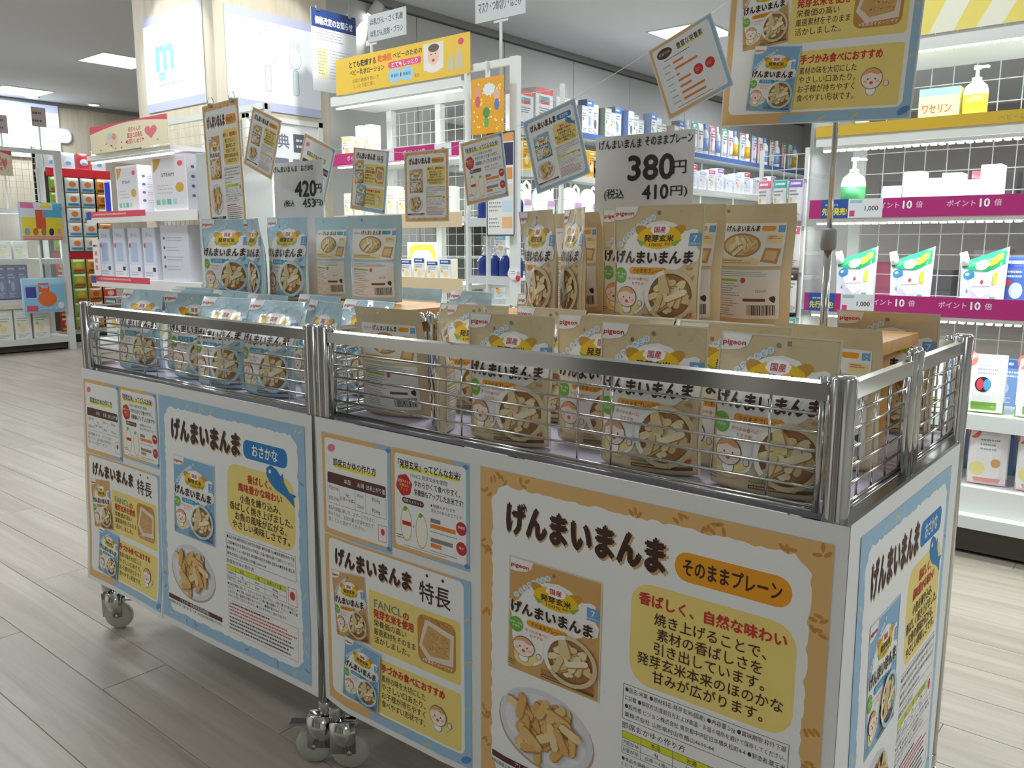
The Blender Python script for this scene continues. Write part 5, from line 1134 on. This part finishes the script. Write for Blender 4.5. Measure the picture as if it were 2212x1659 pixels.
SA = Art(); SA.rect(-.5, 0, .5, 1, '#efe3e8', .5); SA.rect(-.46, .04, .46, .96, '#dcd8dc', 1); SA.text('STEAM', -.05, .66, .09, '#6a6070', 3, w=.36, bold=.02); SA.ell(.32, .84, .08, .05, '#e0606c', 3, 12); SA.poly([(-.46, .96), (-.46, .7), (-.3, .82), (-.22, .96)], '#c8a04a', 2.5); SA.ell(.28, .42, .12, .09, '#c9a64a', 3, 14); SA.dashes(-.36, .3, .1, .5, 3, '#b8b4bc', 3, .35, 3)
for i in range(4): SA.rect(-.42+i*.16, .12, -.30+i*.16, .22, ('#7fbeb0', '#8fc8a0', '#6fb0b8', '#a8d0c0')[i], 3)
SB = Art(); SB.rect(-.5, 0, .5, 1, '#dad8e2', 1)
for j in range(4): SB.dashes(-.3, .7-.17*j, .3, .8-.17*j, 2, '#a8a8b8', 3, .35, j); SB.ell(-.38, .77-.17*j, .04, .03, '#6a6a78', 3, 8)
b = at(279, 460, 'Y', 1.34); carton('steriliser_box', 'pink bordered steam steriliser carton beside the blue screen tag', 'box', None, (b.x, 1.34, 1.1555), .24, .26, .25, 0, SA, '#dccdd4', SB)
b = at(371, 465, 'Y', 1.33); carton('steriliser_box', 'pink bordered steam steriliser carton at the side panel', 'box', None, (b.x, 1.33, 1.1555), .34, .26, .275, 0, SA, '#dccdd4', SB)
b = at(231, 400, 'Y', 1.32); a = Art(); a.rect(.01, .01, .07, .17, '#2f3fe0', 1); flat_sign('screen_tag', 'small upright tag with vivid blue screen on the upper shelf', 'tag', .08, .18, (b.x-.04, 1.32, 1.1555), 0, '#eef0f4', a)
SC_ = Art(); SC_.rect(-.48, .02, .48, .98, '#dfe3f0', 1); SC_.rect(-.48, .02, .48, .28, '#eceef6', 2); SC_.text('ボトル', 0, .86, .1, '#6a7088', 3, w=.5); SC_.rect(-.3, .34, .3, .72, '#b9cce4', 2, .06); SC_.ell(-.34, .66, .09, .05, '#e0606c', 3, 10); SC_.rect(.2, .16, .42, .24, '#3a3f50', 3); SC_.dashes(-.4, .06, .3, .16, 2, '#a0a8c4', 3, .4, 5)
for i, px in enumerate((232, 263, 295, 327)):
    b = at(px, 605, 'Y', 1.33); carton('bottle_warmer_box', ('slim lilac carton first in its row, next to the red marked tag', 'slim lilac carton second from the red marked tag', 'slim lilac carton third from the red marked tag', 'slim lilac carton last in its row, touching the wide checklist carton')[i], 'box', 'four lilac cartons', (b.x, 1.33, .8005), .135, .16, .275, 0, SC_, '#e3e6f0')
b = at(378, 610, 'Y', 1.32); carton('bottle_warmer_box', 'wide white carton with printed checklist beside the four lilac cartons', 'box', None, (b.x+.02, 1.32, .8005), .27, .2, .285, 0, SB, '#eceaf0')
TG = Art(); TG.rect(0, 0, .07, .2, '#eeeae6', 1); TG.dashes(.01, .15, .06, .18, 1, '#4a4450', 2, .4, 2)
for j in range(3): TG.rect(.02, .03+.04*j, .05, .055+.04*j, '#e08a90', 2)
b = at(214, 600, 'Y', 1.29); flat_sign('price_tag', 'upright white tag with red marks hung beside the lilac cartons', 'tag', .075, .2, (b.x-.04, 1.285, .815), 0, '#eeeae6', TG)
for i in range(6): carton('lower_carton', 'grey green carton on the lowest steriliser shelf', 'box', 'cartons on the lowest steriliser shelf', (LX0+.14+i*.18, 1.33, .4505), .15, .2, .24, 0, CART.setdefault(('lw', i % 3), gen_art('#dfe4e0', ('#4a7a80', '#c8606c', '#8aa0a8')[i % 3], 20+i)), '#d3d8d4')

# ------------------------------------------------------------------ far corner: snack rack, end shelving, lit wall sign
FX = -8.08
g = gondola('far white end shelving with slotted post and clear front', (FX, 1.55, 0), 90, 1.05, .42, 1.84, (.03, 1.02))
for z in (.12, .49, .855): shelf(g, 0, 1.05, 0, .42, z, '#dfe0da', .05)
shelf(g, 0, 1.05, .05, .42, 1.30, '#dfe0da', .04, led=True, lampw=2.0)
MB().box(.985, 1.045, -.02, .02, 0, 1.84).build('front_post', WHITE, g); MB().box(0, 1.05, -.01, .01, 1.80, 1.84).build('top_bar', WHITE, g); wires(.02, .98, 1.4, 1.8, .4, .06, .06, .002).build('wire_mesh', mat('cream_wire', '#dcd6c2', .45), g)
MB().box(.02, .98, -.012, -.008, .5, 1.3).build('clear_front', CLEAR, g)
NB = gen_art('#2f4a9c', '#27408c', 17, '#c6d0ea', '#e8d8a0', '#8fa8dc'); WB = gen_art('#f0eee6', '#dfe6e2', 18, '#8fa8a0', '#e8c860', '#efe3a8')
for i, px in enumerate((6, 30, 54)): p = at(px, 645, 'X', FX-.05); carton('milk_box', 'dark blue carton on the middle shelf of the far end shelving', 'box', 'dark blue cartons', (FX-.05, p.y, .4905), .085, .14, .31, 90, NB, '#2f4a9c')
for i, px in enumerate((14, 54, 94)): p = at(px, 740, 'X', FX-.05); carton('milk_box', 'white and yellow carton on the bottom shelf of the far end shelving', 'box', 'white cartons at the bottom', (FX-.05, p.y, .1205), .14, .2, .27, 90, WB, '#ecebe4')
for i, px in enumerate((10, 46)): p = at(px, 555, 'X', FX-.05); carton('white_card_box', 'white leaflet box on the upper shelf of the far end shelving', 'box', 'white leaflet boxes', (FX-.05, p.y, .8555), .12, .1, .16, 90, WB, '#ecebe4')
def toy_bag(label, px, py, w, h, art, z):
    p = at(px, py, 'X', FX+.06); o = flat_pack('gift_bag', label, 'bag', None, (FX+.06, p.y, p.z-h/2), w, h, .06, 90, '#cfdff0', art)
    MB().tube([(0, .0, h), (0, .012, h+.3)], .012, 6).build('hanging_strap', WIREW, o)
T1 = Art(); T1.rect(-.47, .0, .47, .98, '#dfe6ee', .5); T1.rect(-.46, .04, .46, .6, '#f0dc4a', 1); T1.rect(-.46, .0, .46, .1, '#e88ac0', 1.5); T1.rect(.0, .6, .46, .8, '#5fb8e0', 1.5); T1.rect(-.46, .84, -.18, .98, '#ea7ab0', 2); T1.rect(-.02, .86, .2, .98, '#f0dc4a', 2); T1.rect(.25, .8, .48, .98, '#5fb8e0', 2); T1.rect(-.16, .3, .06, .8, '#e0603c', 2)
for i in range(5): T1.ell(-.36+.18*i, .22, .06, .1, ('#8fa8d8', '#d8704a', '#a8845a', '#3f3f48', '#e8a8b0')[i], 3, 10)
T2 = Art(); T2.rect(-.47, .03, .47, .98, '#a8cfe8', .5); T2.rect(-.46, .04, .46, .8, '#8fc4ea', 1); T2.ell(.05, .4, .22, .22, '#e8743c', 2, 18); T2.rect(-.14, .6, .1, .86, '#e8663c', 3); T2.rect(-.42, .45, -.2, .75, '#4a4a9c', 2); T2.rect(-.42, .06, -.18, .22, '#e0566c', 2); T2.ell(.36, .2, .08, .1, '#f0e6e0', 2, 10); T2.rect(-.46, .84, .46, .98, '#a8d4ee', 2)
toy_bag('yellow and pink gift bag hanging on a white strap', 90, 478, .38, .34, T1, 0); toy_bag('light blue gift bag with orange disc hanging low on a strap', 95, 638, .38, .32, T2, 0)
# snack rack
SX = -8.62
g = gondola('far snack rack with red header rails', (SX, 2.68, 0), 90, .62, .30, 1.95, (.02, .60))
MB().box(0, .62, .28, .30, .1, 1.9).build('back_panel', mat('rack_back', '#6c6258', .6), g)
for z in (1.70, .88): MB().box(0, .62, -.01, .01, z-.05, z+.03).build('header_rail', mat('rail_red', '#d8303c', .4), g)
for z in (.10, 1.72): MB().box(0, .62, 0, .28, z-.02, z).build('shelf_board', WHITE, g)
cols = (('#d8dcd8', '#e8863c'), ('#e04038', '#f0c8b8'), ('#8fbc3c', '#e8b83c'), ('#e0902c', '#b8602c'))
PKA = {i: Art().rect(-.44, .08, .44, .95, c[0], .5).ell(0, .55, .26, .2, c[1], 1, 14).rect(-.4, .1, .4, .26, ('#4a9ad8', '#f0e03c', '#d83c38', '#7a4a24')[i], 1).rect(-.4, .82, .4, .94, '#f0e8dc', 1) for i, c in enumerate(cols)}
r = random.Random(6)
for i in range(4):
    for j in range(5): flat_pack('snack_pack', ('silver snack pack with orange picture hanging on the far rack', 'silver snack pack with orange picture hanging on the far rack', 'green snack pack hanging on the far rack', 'orange snack pack hanging on the far rack')[(0, 0, 1, 2)[i] if i < 3 else 2], 'snack pack', ('silver snack packs', 'silver snack packs', 'green snack packs')[min(2, (0, 0, 1, 2)[i])], (SX+.03, 2.68+.07+(3-i)*.15, 1.50-j*.145), .135, .14, .04, 90, cols[(2, 0, 0, 3)[3-i]][0], PKA[(2, 0, 0, 3)[3-i]])
for i in range(4):
    for j in range(5): k = (1, 2, 3, 1)[i]; flat_pack('snack_pack', ('red', 'green', 'orange')[k-1]+' snack pack under the lower red rail of the far rack', 'snack pack', ('red', 'green', 'orange')[k-1]+' snack packs, lower', (SX+.03, 2.68+.07+i*.15, .70-j*.145), .135, .14, .04, 90, cols[k][0], PKA[k])
for i in range(4): flat_pack('snack_pack', ('white and blue wipes pack standing on top of the far snack rack' if i != 2 else 'red bordered white pack standing on top of the far snack rack'), 'snack pack', 'packs on top of the snack rack' if i != 2 else None, (SX-.06, 2.68+.08+i*.155, 1.7205), .14, .17, .04, 90, '#dfe4ea' if i != 2 else '#d8404a', CART.setdefault('wp', Art().ell(0, .5, .28, .2, '#f2f4f6', 1, 14).ell(0, .4, .2, .1, '#6fb0e0', 2, 12)))
# lit wall sign, small aisle signs
q0, q1 = at(-60, 240, 'X', -11.52), at(125, 240, 'X', -11.52); w_ = q1.y-q0.y; zt, zb = at(60, 222, 'X', -11.52).z, at(60, 340, 'X', -11.52).z; h_ = zt-zb
a = Art(); a.rect(0, 0, w_, h_, '#f0f4f6', 1); a.rect(0, h_*.86, w_, h_, '#a8b4d8', 2); e = '#9aa0ac'; cx = w_*.55
a.rect(cx-.22, h_*.30, cx+.22, h_*.62, e, 3, .06); a.rect(cx-.21, h_*.31, cx+.21, h_*.61, '#f0f4f6', 4, .05); a.rect(cx-.22, h_*.38, cx+.22, h_*.52, '#b4bccc', 5); a.rect(cx-.17, h_*.62, cx+.17, h_*.72, e, 3, .03); a.rect(cx+.25, h_*.32, cx+.6, h_*.6, e, 3, .08); a.rect(cx+.265, h_*.335, cx+.585, h_*.585, '#f0f4f6', 4, .07)
flat_sign('lightbox_sign', 'large white lit wall sign with jar outline on the far wood wall', 'sign', w_, h_, (-11.52, q0.y, zb), 90, '#f0f4f6', a, .02, m=LITP)
for px0, px1, py0, py1, lab in ((68, 99, 230, 272, 'small pale pink aisle sign on a pole above the far end shelving'), (-14, 16, 246, 286, 'pale pink aisle sign on a pole at the far shelving corner')):
    q0, q1 = at(px0, (py0+py1)/2, 'X', FX-.2), at(px1, (py0+py1)/2, 'X', FX-.2); zt, zb = at(px0, py0, 'X', FX-.2).z, at(px0, py1, 'X', FX-.2).z; w_, h_ = q1.y-q0.y, zt-zb
    a = Art(); a.rect(.005, .005, w_-.005, h_-.005, '#cbb9b6', 1); a.dashes(.01, h_*.6, w_-.01, h_*.8, 1, '#6a5a5c', 2, .6, 3); a.dashes(.01, h_*.2, w_-.01, h_*.4, 1, '#6a5a5c', 2, .6, 4)
    o = flat_sign('aisle_sign', lab, 'sign', w_, h_, (FX-.2, q0.y, zb), 90, '#cbb9b6', a); MB().tube([(w_/2, .01, -(zb-1.301)), (w_/2, .01, h_*.4)], .008, 6).build('pole', WIREW, o)
q0, q1 = at(-60, 350, 'X', FX+.03), at(26, 345, 'X', FX+.03); zt, zb = at(20, 326, 'X', FX+.03).z, at(20, 380, 'X', FX+.03).z
flat_sign('shelf_banner', 'cream banner with red curve and heart on the far end shelving', 'banner', q1.y-q0.y, zt-zb, (FX+.03, q0.y, zb), 90, '#e9ddbc', heart_art(q1.y-q0.y, zt-zb))

# ------------------------------------------------------------------ hanging packs on the end of the magenta rail shelving
HX0, HX1 = -1.00, -.825
g = empty('side_rack', (HX0, GY+.03, 0)); tag(g, 'narrow white wire side rack of hanging packs at the magenta rail shelving', 'rack'); hw = HX1-HX0
for x in (.006, hw-.006): MB().box(x-.006, x+.006, -.006, .006, 0, 1.32).build('upright', WHITE, g)
wires(0, hw, .3, 1.3, .004, .043, .05, .0014).build('wire_mesh', WIREW, g); MB().box(0, hw, -.02, .02, 0, .03).build('foot', WHITE, g)
for j in range(4): MB().tube([(0, -.012, 1.212-j*.16), (hw, -.012, 1.212-j*.16)], .003, 6).build('hook_bar', STEEL, g)
for i in range(3):
    for j in range(4):
        k = (i*2+j) % 5
        flat_pack('care_pack', ('white and pink', 'dark brown', 'pale teal', 'white and blue', 'lilac')[k]+' care pack hanging on the narrow side rack', 'pack', ('white and pink', 'dark brown', 'pale teal', 'white and blue', 'lilac')[k]+' packs on the side rack', (HX0+.031+i*.056, GY+.012, 1.07-j*.16), .05, .145, .02, 0, ('#ead8de', '#6f5a52', '#9fd0c8', '#dfe6f0', '#cfc4de')[k], CART.setdefault(('cp', k), gen_art('#e6e6e6', ('#e0708c', '#3f3230', '#3fb0a0', '#3f8fd0', '#8a6ac0')[k], 50+k, '#8a8f98', '#e8c050', '#f2f4f4')))
# small cut-out tags on the wire rack
for (px, py, c1, lab) in ((1086, 440, '#eef0f2', 'round white cut-out tag on the upper rack shelf'), (1076, 478, '#f2f4f4', 'white bird shaped cut-out tag below the round one'), (1110, 590, '#f0f0f0', 'white cloud shaped cut-out tag with red figure on the lower rack shelf')):
    p = at(px, py, 'Y', CY-.02); o = empty('shelf_tag', (p.x, CY-.02, p.z)); tag(o, lab, 'tag')
    n = 16; V = []
    for yy in (0, .002): V += [(.036*cos(2*pi*i/n)*(1+.08*sin(6*pi*i/n*2)), yy, .03*sin(2*pi*i/n)) for i in range(n)]
    mesh_obj('plate', V, [tuple(range(n)), tuple(range(2*n-1, n-1, -1))]+[(i, n+i, n+(i+1) % n, (i+1) % n) for i in range(n)], mat('tag_white', '#eef0f2', .4), o)
    a = Art(); a.ell(0, .002, .026, .020, '#f4f5f6', .5, 14); a.dashes(-.018, -.008, .018, .012, 2, '#8a8f98', 1, .4, 3)
    if py > 580: a.ell(.024, -.022, .014, .016, '#d8405a', 2, 10); a.ell(.026, -.002, .010, .010, '#e8b89a', 3, 10)
    link('print', a.mesh('print', BOXP, lambda x, y, hh: (x, -hh-.0004, y), .00005), o); MB().tube([(0, .002, 0), (0, .012, -.01)], .002, 5).build('stem', WIREW, o)
